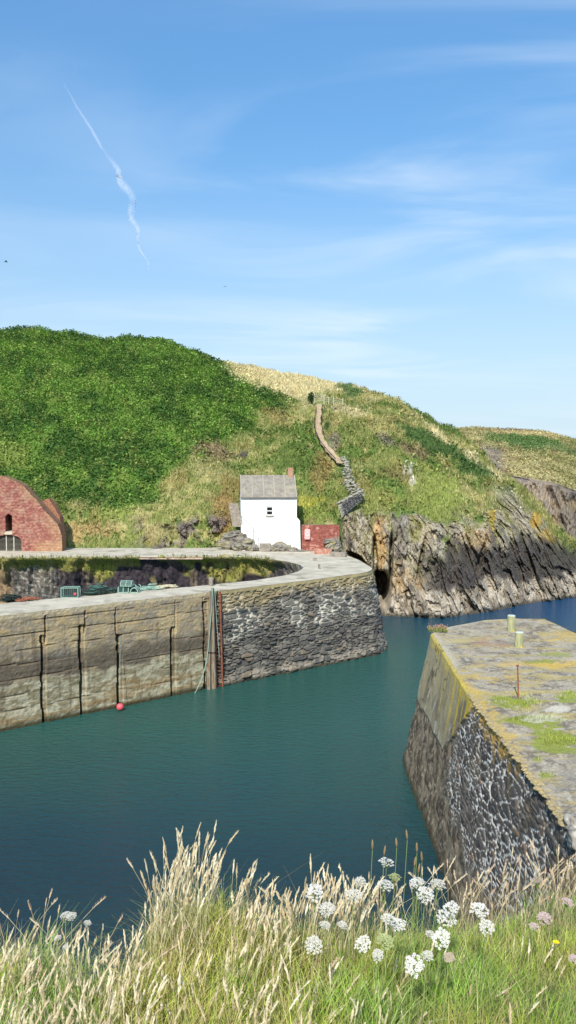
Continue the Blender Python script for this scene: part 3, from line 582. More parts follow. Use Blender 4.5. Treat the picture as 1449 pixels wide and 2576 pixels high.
mYEL = mottled('yellow_petals', S(250, 215, 30), S(240, 195, 20), 30, .6, .1, .002, 60)
def ground_root(xd, yd, hh):
    s = (yd-1195)/F; d = np.clip((1.7-hh)/(s-.2), 2.2, 3.9); p = P(xd, yd, d); return p, float(bankz(np.array(p[0]), np.array(p[1])))
p, gz = ground_root(1399, 2371, .3)
t = thing('hawkbit_flower', 'small bright yellow flower in the green grass at lower right', 'flower', (p[0], p[1], gz))
b = MB()
for k in range(16):
    a = k*.3927; c, s_ = math.cos(a), math.sin(a); b.add([p+np.array([c*.002, s_*.002, .002]), p+np.array([c*.013-s_*.003, s_*.013+c*.003, .004]), p+np.array([c*.015, s_*.015, .003]), p+np.array([c*.013+s_*.003, s_*.013-c*.003, .004])], [(0, 1, 2, 3)])
b.build('petals', mYEL, t); MB().blob(p+np.array([0, 0, .002]), (.005, .005, .004)).build('disc', mYEL, t); MB().tube([(p[0], p[1], gz), tuple(p)], .0015, 5).build('stem', mSTEM, t)
mRIB = mottled('ribwort_head', S(158, 130, 92), S(120, 98, 70), 30, .9, .5, .003, 80)
RW = [(425,345,'ribwort head left of the highest white flower'),(487,375,'short ribwort head behind the highest white flower'),(597,295,'tallest ribwort head over the water'),(648,360,'pinkish ribwort head leaning right beside the tallest'),(640,430,'ribwort head above the two white umbels'),(672,405,'ribwort head right of a pair over the water'),(545,335,'thin ribwort head with green tip left of the tallest'),(660,465,'lowest ribwort head among the group over the water')]
for i, (cx0, cy0, lab) in enumerate(RW):
    xd, yd = 724.5+cx0*.5, 1949.6+cy0*.5; s = (yd-1195)/F; p = P(xd, yd, 3.65); gz = float(bankz(np.array(p[0]), np.array(p[1])))
    t = thing('ribwort_plantain', lab, 'wild plant', (p[0]-.03, p[1], gz), group='ribwort plantain stalks over the water')
    q = Vector(p)-Vector(t.location); dr_ = Vector((.15*math.sin(i*2), 0, 1)).normalized()
    MB().tube([(0, 0, 0), (q.x*.6, q.y*.6, q.z*.55), q-dr_*.03], .0013, 5).build('stem', mSTEM, t, local=True)
    MB().tube([q+dr_*(.05*k/6-.03) for k in range(7)], [.001, .004, .0052, .0055, .005, .004, .0012], 7).build('seed_head', mRIB, t, local=True, smooth=True)
# ------------------------------------------------ left quay
L0 = PZ(0, 1549, 6.); L1 = PZ(546, 1487, 6.); tv = (L1-L0)/np.linalg.norm(L1-L0); nv_ = np.array([tv[1], -tv[0], 0.]); SL = np.linalg.norm(L1-L0)
def s_of(px, y=1500): # where the sight line at this column meets the quay front
    a = PZ(px, y, 6.); a = a/a[1]; A = np.array([[tv[0], -a[0]], [tv[1], -a[1]]]); return np.linalg.solve(A, -L0[:2])[0]
def z_of(px, y): s = s_of(px); q = L0+tv*s; return P(px, y, q[1])[2]
HW = PZ(922, 1440, 6.)
quay = thing('harbour_quay', 'long concrete and rubble stone quay with rounded end across the water', 'quay', (L1[0], L1[1], 0))
slots = [(99,114,1600),(197,213,1573),(291,308,1595),(427,441,1578),(511,524,1512)]
ss_ = np.concatenate([np.arange(-22, -1, .25), np.arange(-1, SL+.001, .055)]); zs_ = np.concatenate([np.arange(-1.5, 5.8, .075), [5.83, 5.9, 5.95, 6.0]])
Sg, Zg = np.meshgrid(ss_, zs_); rec = np.zeros_like(Sg); crk = np.zeros_like(Sg)
for i, (a, b_, y) in enumerate(slots):
    s0, s1 = s_of(a), s_of(b_); zt = z_of((a+b_)/2, y); wob = (fbm(np.stack([Zg*.8, 0*Zg+i*7, 0*Zg], -1), 1, 3)-.5)*.16
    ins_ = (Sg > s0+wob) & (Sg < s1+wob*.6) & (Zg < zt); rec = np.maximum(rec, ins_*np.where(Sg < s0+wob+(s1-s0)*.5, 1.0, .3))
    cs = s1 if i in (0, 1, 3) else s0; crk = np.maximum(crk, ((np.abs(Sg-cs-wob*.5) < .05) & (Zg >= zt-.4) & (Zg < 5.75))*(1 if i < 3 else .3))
Pw = np.stack([Sg, Zg, 0*Sg], -1); lines = fbm(Pw*np.array([.25, 5, 1]), 1, 3, 91); n1 = fbm(Pw, 1.3, 4, 92); n2 = fbm(Pw*np.array([1, 2.2, 1]), 3.2, 4, 93)
seam = np.zeros_like(Sg)
for k, zq in enumerate((.95, 1.75, 2.55, 3.35, 4.1, 4.85, 5.55)):
    seam = np.maximum(seam, ss(.05, .015, np.abs(Zg-zq-(fbm(Pw*np.array([.5, 0, 0])+k*3.3, 1, 3)-.5)*.3))*ss(.35, .55, fbm(Pw*np.array([.6, 0, 0])+k*9, 1, 2)))
off = -(rec*.32+crk*.2)+(lines-.5)*.07+(n2-.5)*.045+(fbm(Pw, 9, 3, 98)-.5)*.06-seam*.05+ss(1.4, .3, Zg)*.12*n1
Wc = mixc(S(172, 156, 122), S(146, 136, 116), ss(.4, .6, n1)); Wc = mixc(Wc, S(178, 152, 104), .5*ss(.5, .68, n2)*ss(3.2, 4.6, Zg)); Wc = mixc(Wc, S(112, 108, 98), .7*ss(.52, .66, fbm(Pw, .5, 4, 95))*ss(4.6, 3.5, Zg))
zb = Zg+(n1-.5)*1.1; band = ss(2.25, 2.6, zb)*ss(3.75, 3.3, zb); Wc = mixc(Wc, mixc(S(84, 78, 70), S(112, 102, 84), n2), band*.9)
Wc = mixc(Wc, mixc(S(176, 172, 146), S(132, 124, 96), ss(.4, .6, n2)), ss(2.5, 2.2, zb)*.9); Wc = mixc(Wc, S(142, 116, 76), .7*ss(.5, .65, lines)*ss(1.7, 1.2, zb)); Wc = mixc(Wc, S(70, 66, 44), ss(.32, .1, Zg))
Wc = mixc(Wc, S(104, 90, 70), .75*seam); Wc = mixc(Wc, S(208, 194, 160), .5*ss(5.72, 5.85, Zg)); Wc = mixc(Wc, S(72, 62, 50), .6*ss(.5, 1, rec)); Wc = Wc*(.78+.44*fbm(Pw*np.array([1, 1.6, 1]), 7, 3, 99))[..., None]*1.13  # deep left half of each slot darkened: jamb shadow painted into the colour
Wc = mixc(Wc, S(92, 80, 62), .5*ss(.62, .7, fbm(Pw*np.array([3.5, .5, 1]), 1, 4, 97))*ss(5.9, 5, Zg))
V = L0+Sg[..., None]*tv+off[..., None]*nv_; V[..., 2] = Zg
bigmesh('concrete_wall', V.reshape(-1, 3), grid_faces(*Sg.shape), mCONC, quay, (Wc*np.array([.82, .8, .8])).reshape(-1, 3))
# rubble head: sweep of the top line with a battered foot
top = [L1+tv*.0, L1*.5+HW*.5+nv_*.15, HW*1.0, HW+np.array([.45, 1.1, 0]), HW+np.array([.75, 2.6, 0]), PZ(921, 1420, 6.), PZ(905, 1410, 6.), PZ(880, 1400, 6.), PZ(858, 1393, 6.), np.array([4.6, 74.5, 6])]
bat = [0, .35, .95, 1.05, 1.0, .8, .6, .4, .3, .2]
tp = np.array(top); cum = np.concatenate([[0], np.cumsum(np.linalg.norm(np.diff(tp, axis=0), axis=1))])
sg = np.arange(0, cum[-1], .07); pth = np.stack([np.interp(sg, cum, tp[:, k]) for k in range(3)], -1)
for _ in range(60): pth[1:-1] = (pth[:-2]+pth[1:-1]*2+pth[2:])/4
bt = np.interp(sg, cum, bat); tn = np.gradient(pth, axis=0); tn /= np.linalg.norm(tn, axis=1, keepdims=True); on = np.stack([tn[:, 1], -tn[:, 0], 0*bt], -1)
zs2 = np.concatenate([np.arange(-1.5, 5.75, .07), [5.8, 5.85, 5.95, 6.0]]); S2, Z2 = np.meshgrid(sg, zs2); P2 = np.stack([S2, Z2, 0*S2], -1)
e1, id1 = stones(S2, Z2+.12*np.sin(S2*.5), .58, .17, .95, .5); e2, id2 = stones(S2, Z2, .85, .32, .95, .5, 3)
bigst = fbm(P2, .6, 3, 5) > .56; e = np.where(bigst, e2*1.6, e1); idd = np.where(bigst, id2, id1)
up = ss(.08, .35, e); off2 = up*.12*(.3+1.3*idd)+(fbm(P2, 3, 3, 6)-.5)*.08+ss(.8, .2, Z2)*.15*fbm(P2, 1.2, 3, 8); cop = Z2 > 5.72
off2 = np.where(cop, .1+(fbm(P2, 2, 3, 6)-.5)*.08, off2)
stc = mixc(mixc(S(134, 128, 116), S(90, 87, 84), ss(.2, .8, idd)), S(146, 128, 104), .6*(idd > .93)); stc = mixc(stc, S(56, 56, 58), .6*(idd < .25)); mort = mixc(S(206, 200, 182), S(104, 97, 86), ss(.4, .62, fbm(P2, .8, 3, 9)))
mort = mixc(mort, S(54, 50, 46), .85*ss(3.4, 2.4, Z2+(fbm(P2, .6, 2, 4)-.5)*1.5))
c2 = mixc(mort, stc, up); c2 = mixc(c2, S(166, 148, 104), .55*ss(4.6, 5.6, Z2+(fbm(P2, .7, 3, 2)-.5)*2)); c2 = np.where(cop[..., None], S(168, 152, 112)*(.8+.4*fbm(P2, 3, 3, 7))[..., None], c2)
c2 = mixc(c2, S(168, 156, 138), .6*ss(1.0, .4, Z2+(fbm(P2, .6, 3, 12)-.5)*1.4)*ss(.5, .6, fbm(P2, 2, 3, 14)+.05)); c2 = mixc(c2, S(60, 58, 46), .9*ss(.3, .08, Z2))
V = pth[None]+on[None]*(off2+(1-np.clip(Z2, -1.5, 6)/6)*bt[None]*1.0-.02)[..., None]; V[..., 2] = Z2
bigmesh('rubble_wall', V.reshape(-1, 3), grid_faces(*S2.shape), mSTONE, quay, (c2*.98).reshape(-1, 3))
# inner wall (back of the quay strip) and deck
inner = [PZ(0, 1519, 6.), PZ(250, 1494, 6.), PZ(480, 1476, 6.), PZ(640, 1460, 6.), PZ(720, 1447, 6.), PZ(752, 1437, 6.), PZ(764, 1428, 6.), PZ(755, 1421, 6.), PZ(730, 1414, 6.), PZ(690, 1408, 6.), PZ(620, 1402, 6.), PZ(530, 1402, 6.), PZ(300, 1402, 6.), PZ(0, 1404, 6.)]
ext0 = inner[0]-tv*22; ext1 = np.array([-62, inner[-1][1], 6.])
outer = [L0-tv*22, L0, L1]+[pth[i] for i in range(8, len(pth), 12)]+[pth[-1]]
poly = [Vector(p) for p in outer]+[Vector((4.2, 77, 6)), Vector((-1, 79, 6)), Vector((-62, 79, 6)), Vector(ext1)]+[Vector(p) for p in inner[::-1]]+[Vector(ext0)]
tri = tessellate_polygon([poly])
me = bpy.data.meshes.new('pavement'); me.from_pydata([tuple(p) for p in poly], [], [tuple(t) for t in tri]); me.materials.append(mDECK)
import bmesh
bm = bmesh.new(); bm.from_mesh(me); bmesh.ops.recalc_face_normals(bm, faces=bm.faces)
if sum(f.normal.z for f in bm.faces) < 0: bmesh.ops.reverse_faces(bm, faces=bm.faces)
bm.to_mesh(me); bm.free(); o = link(bpy.data.objects.new('pavement', me)); tag(o, kind='structure')
# rock bank under the upper path, with turf fringe
ipts = np.array([ext0]+inner+[ext1]); cum = np.concatenate([[0], np.cumsum(np.linalg.norm(np.diff(ipts, axis=0), axis=1))])
sg3 = np.arange(0, cum[-1], .16); pi_ = np.stack([np.interp(sg3, cum, ipts[:, k]) for k in range(3)], -1)
tn3 = np.gradient(pi_, axis=0); tn3 /= np.linalg.norm(tn3, axis=1, keepdims=True)+1e-9; on3 = np.stack([tn3[:, 1], -tn3[:, 0], 0*sg3], -1)
z3 = np.linspace(-1.5, 6.0, 58); S3, Z3 = np.meshgrid(sg3, z3); P3 = pi_[None]+0*Z3[..., None]; P3[..., 2] = Z3
dq = P3*np.array([1, 1, .35]); rr = (1-np.abs(fbm(dq, .7, 5, 101)*2-1)); rough = ss(cum[9]-3, cum[11], S3); off3 = (6-Z3)*.28*rough+(rr-.5)*2.2*rough*ss(6, 5.2, Z3)+(fbm(dq, 2.5, 3, 103)-.5)*.3*ss(6, 5.7, Z3)
x3, y3 = proj(P3); mg = fbm(P3, .45, 4, 105); turf = ss(4.5, 5.2, Z3+(mg-.5)*5.5)*rough
c3 = mixc(mixc(S(110, 98, 98), S(70, 62, 66), ss(.4, .65, rr)), S(140, 124, 102), .7*ss(.55, .7, fbm(dq, 1.5, 3, 106)))
e3, i3 = stones(S3, Z3, .5, .2); ms_ = ss(150, 120, x3)*ss(10, 30, x3)*ss(1, 2, Z3); c3 = mixc(c3, mixc(S(120, 112, 102), S(190, 184, 170), ss(.12, .04, e3)), np.clip(ms_+(1-rough), 0, 1)*.8); c3 = mixc(c3, S(190, 160, 116), .5*ss(25, 5, x3))
c3 = mixc(c3, mixc(S(150, 148, 72), S(158, 146, 86), ss(.4, .6, fbm(P3, 1.2, 3, 107))), turf)
V = pi_[None]+on3[None]*off3[..., None]*1.0; V[..., 2] = Z3-.004+turf*(6-Z3)*.0
tag(bigmesh('rock_bank', V.reshape(-1, 3), grid_faces(*S3.shape), mROCK, None, (c3*1.05).reshape(-1, 3)), kind='structure')
leafs('bank_turf', V, c3*1.1, turf*60*ss(4.2, 5.4, Z3)*(S3 > cum[10]), .3+0*Z3, 'blade', 'yellow green turf hanging over the rocks below the upper path', 'turf', 9, rise=.1)
leafs('bank_ivy', V, mixc(c3, S(120, 136, 66), .5), turf*26*(S3 > cum[10]), .26+0*Z3, 'leaf', 'low leafy plants on the rock bank below the path', 'undergrowth', 10, rise=.12)
# fender piles, ladder, ropes and buoy on the quay front
def on_wall(x, y, out=.12):
    s = s_of(x); p = P(x, y, (L0+tv*s)[1]); return p+nv_*out
def wall_line(pts, out=.12): return [tuple(on_wall(x, y, out)) for x, y in pts]
for lab, pts, rads in [('tall pale fender pile left of the ladder, square topped', [(524,1486),(523,1560),(522,1640),(521,1700),(521,1752)], [.07,.08,.09,.12,.13]),
                  ('brown split fender pile touching the rusty ladder', [(530,1478),(531,1560),(532,1640),(533,1700),(533,1748)], [.10,.11,.13,.17,.18])]:
    b0 = on_wall(pts[-1][0], pts[-1][1]); t = thing('fender_pile', lab, 'timber pile', (b0[0], b0[1], 0))
    MB().tube(wall_line(pts, .2), rads, 7).build('timber', mTIMB, t)
    bnd = MB(); q = on_wall(pts[2][0], pts[2][1], .2); bnd.tube([q-np.array([0, 0, .04]), q+np.array([0, 0, .04])], rads[2]+.012, 8); bnd.build('iron_band', mDARKI, t)
b0 = on_wall(549, 1742); t = thing('iron_ladder', 'rusty red iron ladder fixed to the quay wall by the fender piles', 'ladder', (b0[0], b0[1], 0))
MB().tube(wall_line([(549,1488),(552,1600),(556,1742)], .2), .06, 6).build('rail', mRUST, t); MB().tube(wall_line([(535,1490),(539,1600),(543,1744)], .16), .05, 6).build('rail', mDARKI, t)
for k in range(26):
    f = k/25; y = 1494+f*240; xa, xb_ = 535+8*f, 549+7*f
    MB().tube([on_wall(xa, y, .18), on_wall(xb_, y, .18)], .022, 5).build('rung', mRUST, t)
t = on_wall(526, 1484); o = MB().tube(wall_line([(528,1476),(526,1500),(522,1560),(517,1620),(512,1660),(506,1685),(497,1712),(486,1735),(476,1752)], .34), .022, 5).build('mooring_line', mPALEC); tag(o, 'pale green rope hanging from the quay edge and curving left to the water', 'rope')
o = MB().tube(wall_line([(531,1480),(536,1560),(540,1620),(543,1650)], .4), .018, 5).build('hanging_rope', mPALEC); tag(o, 'thin rope hanging straight across the ladder', 'rope')
bp = PZ(302, 1786, 0.); t = thing('mooring_buoy', 'pink round buoy floating at the foot of the third wall slot', 'buoy', bp)
c = P(302, 1778, bp[1]-.2); MB().blob(c, (.2, .2, .2), 2, .0, 18, 12).build('float', mPINK, t, smooth=True); MB().tube([c+np.array([0, 0, .18]), c+np.array([0, 0, .27])], .04, 8).build('neck', mDARKI, t)
q = on_wall(300, 1600, .1); MB().tube([c+np.array([0, 0, .26]), (c+q)/2+np.array([0, -.05, -.1]), q], .012, 5).build('rope', mPALEC, t)
bp = PZ(531, 1474, 6.); o = MB().tube([bp-np.array([0, 0, .05]), bp+np.array([0, 0, .25]), bp+np.array([.01, 0, .5]), bp+np.array([.01, 0, .56])], [.15, .14, .17, .12], 9).build('mooring_post', mMORT); tag(o, 'stubby grey stone mooring post above the ladder on the quay edge', 'mooring post')
for (x, y, hh, lab) in [(792,1410,.22,'low stone block on the paving below the red brick wall'), (803,1431,.38,'small upright stone stub nearer the rubble wall edge')]:
    bp = PZ(x, y, 6.); o = MB().box(bp+np.array([0, 0, hh/2]), (.34 if hh < .3 else .14, .2, hh), .2, jit=.015, taper=.9).build('stone_stub', mMORT, bevel=.02); tag(o, lab, 'stone')
# ------------------------------------------------ lobster pots and gear
def pot_box(base, wx, dy, hz, rz, lab, m1, m2, group=None, tilt=0):
    t = thing('lobster_pot', lab, 'lobster pot', base, rz, group)
    fr = MB(); c = [(-wx/2, -dy/2), (wx/2, -dy/2), (wx/2, dy/2), (-wx/2, dy/2)]
    for z in (.03, hz): 
        for k in range(4): fr.tube([(c[k][0], c[k][1], z), (c[(k+1) % 4][0], c[(k+1) % 4][1], z)], .024, 5)
    for k in range(4): fr.tube([(c[k][0], c[k][1], .03), (c[k][0], c[k][1], hz)], .024, 5)
    fr.build('frame', m1, t, local=True); nt = MB()
    n = max(3, int(wx/.11)); nz_ = max(2, int(hz/.11)); ny = max(3, int(dy/.12))
    for y in (-dy/2, dy/2):
        for k in range(1, n): nt.tube([(-wx/2+wx*k/n, y, .03), (-wx/2+wx*k/n, y, hz)], .009, 3)
        for k in range(1, nz_): nt.tube([(-wx/2, y, hz*k/nz_), (wx/2, y, hz*k/nz_)], .009, 3)
    for x in (-wx/2, wx/2):
        for k in range(1, ny): nt.tube([(x, -dy/2+dy*k/ny, .03), (x, -dy/2+dy*k/ny, hz)], .009, 3)
        for k in range(1, nz_): nt.tube([(x, -dy/2, hz*k/nz_), (x, dy/2, hz*k/nz_)], .009, 3)
    for k in range(1, n): nt.tube([(-wx/2+wx*k/n, -dy/2, hz), (-wx/2+wx*k/n, dy/2, hz)], .009, 3)
    nt.build('netting', m2, t, local=True)
    MB().box((0, 0, .035), (wx-.04, dy-.04, .02)).build('base', mDNET, t, local=True)
    return t
t = pot_box(PZ(178, 1502, 6.), .98, .62, .58, .05, 'large green mesh box pot, furthest left of the fishing gear', mPALEC, mTEAL)
MB().blob((.25, .05, .16), (.12, .1, .1), 3).build('bait_float', mPINK, t, local=True, smooth=True)
def pot_hoop(base, L, R, rz, lab, m1, m2, roll=0):
    t = thing('lobster_pot', lab, 'lobster pot', base, rz); fr = MB(); nt = MB()
    def arc(x, n=10): return [(x, R*math.cos(math.pi*k/n), .03+R*1.15*math.sin(math.pi*k/n)) for k in range(n+1)]
    for x in (-L/2, 0, L/2): fr.tube(arc(x), .028, 5)
    for y in (-R, R): fr.tube([(-L/2, y, .03), (L/2, y, .03)], .03, 5)
    for x in (-L/2, L/2): fr.tube([(x, -R, .03), (x, R, .03)], .03, 5)
    for k in range(1, 10): a = math.pi*k/10; nt.tube([(-L/2, R*math.cos(a), .03+R*1.15*math.sin(a)), (L/2, R*math.cos(a), .03+R*1.15*math.sin(a))], .012, 3)
    for k in range(1, 8):
        if k != 4: nt.tube(arc(-L/2+L*k/8), .011, 3)
    fr.build('frame', m1, t, local=True); nt.build('netting', m2, t, local=True); MB().box((0, 0, .03), (L, 2*R, .02)).build('base', mDNET, t, local=True); return t
b1 = PZ(311, 1490, 6.); pot_hoop(b1, .62, .27, .1, 'rounded pot at the bottom left of the stack', mPALEC, mTEAL)
pot_hoop(b1+np.array([.22, .05, .38]), .68, .27, -.15, 'pale rounded pot lying on top of the stack', mPALEC, mPALEC)
pot_hoop(PZ(341, 1490, 6.), .55, .24, 1.45, 'rounded pot with its open end facing out, right of the stack', mPALEC, mDNET)
pot_hoop(PZ(334, 1488, 6.)+np.array([.05, .45, .0]), .6, .27, .7, 'dark pot half hidden behind the open ended one', mPALEC, mDNET)
def heap(name, lab, cat, x0, x1, y, n, hh, mat, seed, rad=.02, depth=.6, core=None):
    q = np.random.default_rng(seed); a, b_ = PZ(x0, y, 6.), PZ(x1, y-(x1-x0)*.11, 6.); mid = (a+b_)/2; t = thing(name, lab, cat, mid); m = MB()
    for k in range(n):
        f = q.random(); c = a+(b_-a)*f+np.array([0, q.uniform(-.1, depth), 0]); mh = hh*(1-(2*f-1)**2*.7); pts = []; an = q.uniform(0, 6.28); R = q.uniform(.1, .3)
        z0 = q.uniform(0, mh)
        for j in range(10): pts.append(c+np.array([R*math.cos(an+j*.75)*1.4, R*math.sin(an+j*.75)*.8, .03+z0*.9+q.uniform(0, .07)]))
        m.tube(pts, rad, 4)
    m.build('coils', mat, t)
    if core is not None:
        c_ = MB()
        for k in range(5): f = (k+.5)/5; c_.blob(a+(b_-a)*f+np.array([0, .25, hh*.25]), (abs(x1-x0)*.005+.12, .3, hh*.45*(1-(2*f-1)**2*.5)), k+seed, .4)
        c_.build('folded_net', core, t)
    return t
heap('net_pile', 'tangled dark green nets and frames between the box pot and the stack', 'fishing net', 216, 280, 1500, 26, .62, mTEAL, 4, .018, .5, mDNET)
heap('rope_pile', 'pale green and cream ropes trailing right from the pots', 'rope', 352, 398, 1488, 26, .3, mPALEC, 5, .018, .6)
heap('rope_heap', 'flat cream rope heap at the right end of the gear', 'rope', 395, 440, 1483, 24, .12, mROPE, 6, .022, .5)
heap('scrap_heap', 'small rusty scrap heap at the back edge of the quay, far left', 'debris', 48, 92, 1515, 12, .12, mRUST, 7, .03, .3)
heap('net_bundle', 'dark net bundle at the left frame edge behind the rusty scrap', 'fishing net', 8, 44, 1515, 10, .4, mDNET, 8, .025, .3, mDNET)
bp = PZ(252, 1478, 6.); 
# ------------------------------------------------ brick kiln on the left
def outline_wall(name, outl, d, res, openings, colf, parent, mat, rec_depth=.7, back=5):
    """front wall as a fine grid inside an outline, with recessed openings, and its thickness"""
    o_ = [P(x, y, d) for x, y in outl]; ox = np.array([p[0] for p in o_]); oz = np.array([p[2] for p in o_]); pk = int(np.argmax(oz))
    xs_ = np.arange(ox.min(), ox.max()+res, res); zs_ = np.arange(oz.min(), oz.max()+res, res); Xw, Zw = np.meshgrid(xs_, zs_)
    cnt = np.zeros(Xw.shape, int); n = len(ox)
    for i in range(n):
        x1, z1, x2, z2 = ox[i], oz[i], ox[(i+1) % n], oz[(i+1) % n]
        c = ((z1 > Zw) != (z2 > Zw)) & (Xw < (x2-x1)*(Zw-z1)/(z2-z1+1e-12)+x1); cnt += c
    ins = (cnt % 2) == 1; Pq = np.stack([Xw, Zw, 0*Xw], -1); rec = openings(Xw, Zw)
    Y = d+(fbm(Pq, 1.5, 4, 3)-.5)*.12+rec*rec_depth; f = grid_faces(*Xw.shape); keep = ins.ravel()[f].all(1); V = np.stack([Xw, Y, Zw], -1)
    bigmesh(name, V.reshape(-1, 3), f[keep], mat, parent, colf(Xw, Zw, Pq, rec).reshape(-1, 3))
    m = MB()
    for i in range(n): 
        a, b = (ox[i], oz[i]), (ox[(i+1) % n], oz[(i+1) % n]); m.add([(a[0], d-.03, a[1]), (b[0], d-.03, b[1]), (b[0], d+back, b[1]), (a[0], d+back, a[1])], [(0, 1, 2, 3)])
    return m
dK = 73.0
kiln = thing('brick_kiln', 'old red brick kiln with sloping shoulders and arched openings, left', 'kiln', (-27, dK, 6))
outl = [(157,1393),(156,1345),(146,1318),(118,1288),(92,1258),(60,1222),(40,1210),(8,1197),(-60,1193),(-140,1225),(-200,1300),(-215,1393)]
def dz(x, y): p = P(x, y, dK); return p[0], p[2]
wx0, wz1 = dz(13, 1294); wx1, wz0 = dz(31, 1346); gx0, gz1 = dz(-14, 1346); gx1, _ = dz(52, 1346)
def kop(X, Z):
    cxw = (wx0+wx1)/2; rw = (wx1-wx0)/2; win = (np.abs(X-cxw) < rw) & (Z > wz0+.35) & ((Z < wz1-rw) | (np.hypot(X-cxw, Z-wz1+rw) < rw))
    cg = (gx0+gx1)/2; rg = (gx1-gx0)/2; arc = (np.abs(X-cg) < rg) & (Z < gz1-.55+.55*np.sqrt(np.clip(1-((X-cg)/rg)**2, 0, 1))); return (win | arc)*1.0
def kcol(X, Z, Pq, rec):
    row = np.floor(Z/.09); u = np.floor(X/.24+.5*(row % 2)); h_ = RND[TAB[(TAB[row.astype(int) & 255]+u.astype(int)) & 255]]
    c = mixc(S(150, 88, 80), S(182, 122, 106), h_); c = mixc(c, S(120, 66, 62), .7*(h_ > .82)); n = fbm(Pq, .7, 4, 7); c = mixc(c, S(178, 146, 128), .5*ss(.5, .65, fbm(Pq, 2, 3, 8)))
    ed = np.interp(Z, [6, 8.5, 10.5, 12.3, 13.2], [-21.2, -21.4, -22.4, -24.6, -26.5])-X
    c = mixc(c, S(186, 148, 108), .6*ss(1.6, .2, ed+(n-.5)*3)); c = mixc(c, S(196, 156, 112), .55*ss(7.6, 6.6, Z+(n-.5)*2)*ss(-24.6, -23.4, X)); c = mixc(c, S(200, 160, 130), .5*ss(.5, .62, fbm(Pq, 6, 3, 17))); c = c*(.72+.56*fbm(Pq*np.array([1,2,1]), 5, 3, 27))[..., None]*(1-.2*(((Z+.05*np.sin(X*2))/.27) % 1 < .28))[..., None]
    cxw = (wx0+wx1)/2; c = mixc(c, S(214, 205, 182), .95*((np.abs(X-cxw+.08) < .36) & (Z > gz1+.05) & (Z < wz0+.55+(X-cxw)*.8))); return mixc(c, S(40, 30, 28), rec*.6)*.8  # openings tinted dark, the shade of the recess put into the colour
mm_ = outline_wall('front_wall', outl, dK, .06, kop, kcol, kiln, mSTONE, 1.1, 1.3); mm_.build('side_wall', mottled('kiln_side', S(150, 112, 88), S(120, 92, 70), 3), kiln)
g = MB()
for k in range(15): g.box((( gx0+gx1)/2, dK+.3, 6.0+.12*k), (gx1-gx0, .03, .05))
g.build('grille', mottled('grille_slats', S(112, 112, 100), S(84, 84, 76), 5), kiln); g = MB()
for x in (14, 33): xx, _ = dz(x, 1370); g.box((xx, dK+.24, 6.85), (.09, .06, 1.75))
g.build('grille_post', mottled('pale_post', S(190, 190, 175), S(160, 158, 140), 5), kiln)
b = P(155, 1300, 74.0); k2 = MB()
wing = thing('brick_buttress', 'small sloping brick wing stepping back on the right shoulder of the kiln', 'wall', (P(140, 1300, 75)[0], 75, 8))
pts = [P(x, y, 74.6) for x, y in [(100,1262),(122,1254),(138,1278),(150,1300),(156,1345),(120,1345)]]
k2.add([tuple(p) for p in pts]+[tuple(p+np.array([0, 1.2, 0])) for p in pts], [tuple(range(6))]+[(i, (i+1) % 6, (i+1) % 6+6, i+6) for i in range(6)]); k2.build('brickwork', mottled('old_brick', S(132, 84, 70), S(168, 124, 92), 6, .9, .6, .03, 12), wing)
o = MB().tube([hill_at(135, 1288), hill_at(135, 1288)+np.array([0, 0, 1.35])], .035, 6).build('marker_pole', mFENCE); tag(o, 'thin pale pole standing in the bracken right of the brick kiln', 'pole')
# ------------------------------------------------ cottage
dC = 73.3; ew = np.array([.9963, .086, 0]); bw = np.array([-.086, .9963, 0]); C0 = np.array([(607-724.5)/F*dC, dC, 0.]); WD = 5.28; DP = 4.5
ze = float(P(680, 1250, dC)[2]); zr = float(P(680, 1197, dC+2.3)[2]); zf = 5.9
def cot(a, b_, z): return C0+ew*a+bw*b_+np.array([0, 0, z])
cottage = thing('cottage', 'small white harbour cottage with grey roof below the green hill', 'cottage', cot(WD/2, DP/2, 6))
mWHITE = mottled('whitewash', S(244, 243, 240), S(234, 231, 225), 1.5, .9, .6, .03, 5, (1, 1, .5), S(226, 221, 210), spec=.1)
A, Zc_ = np.meshgrid(np.arange(0, WD+.001, .06), np.arange(zf, ze+.001, .06)); Pq = np.stack([A, Zc_, 0*A], -1)
wa0 = (670.5-607)/F*dC; wa1 = (686-607)/F*dC; wz_0 = float(P(680, 1296, dC)[2]); wz_1 = float(P(680, 1275, dC)[2])
hole = (A > wa0) & (A < wa1) & (Zc_ > wz_0) & (Zc_ < wz_1); crs = (fbm(Pq*np.array([1.2, 4, 1]), 1, 4, 2)-.5)*.06
V = C0+A[..., None]*ew+bw*(hole*.16+crs)[..., None]; V[..., 2] = Zc_
bigmesh('front_wall', V.reshape(-1, 3), grid_faces(*A.shape), mWHITE, cottage)
m = MB(); g1 = [cot(0, .0, zf), cot(0, DP, zf), cot(0, DP, ze), cot(0, DP/2, zr-.05), cot(0, 0, ze)]; m.add(g1, [(0, 1, 2, 3, 4)]); m.build('gable_wall', mWHITE, cottage)
m = MB(); g1 = [cot(WD, .0, zf), cot(WD, DP, zf), cot(WD, DP, ze), cot(WD, DP/2, zr-.05), cot(WD, 0, ze)]; m.add(g1, [(4, 3, 2, 1, 0)]); m.build('gable_wall', mWHITE, cottage)
m = MB(); m.add([cot(0, DP, zf), cot(WD, DP, zf), cot(WD, DP, ze), cot(0, DP, ze)], [(0, 1, 2, 3)]); m.build('back_wall', mWHITE, cottage)
zb_ = float(P(750, 1308, dC)[2]); m = MB(); f0 = [cot(WD-.3, -.04, zf), cot(WD+.38, -.04, zf), cot(WD+.30, -.04, zb_-.1), cot(WD-.02, -.04, zb_+.25), cot(WD-.3, -.04, zb_+.3)]; f1 = [p+bw*1.6 for p in f0]
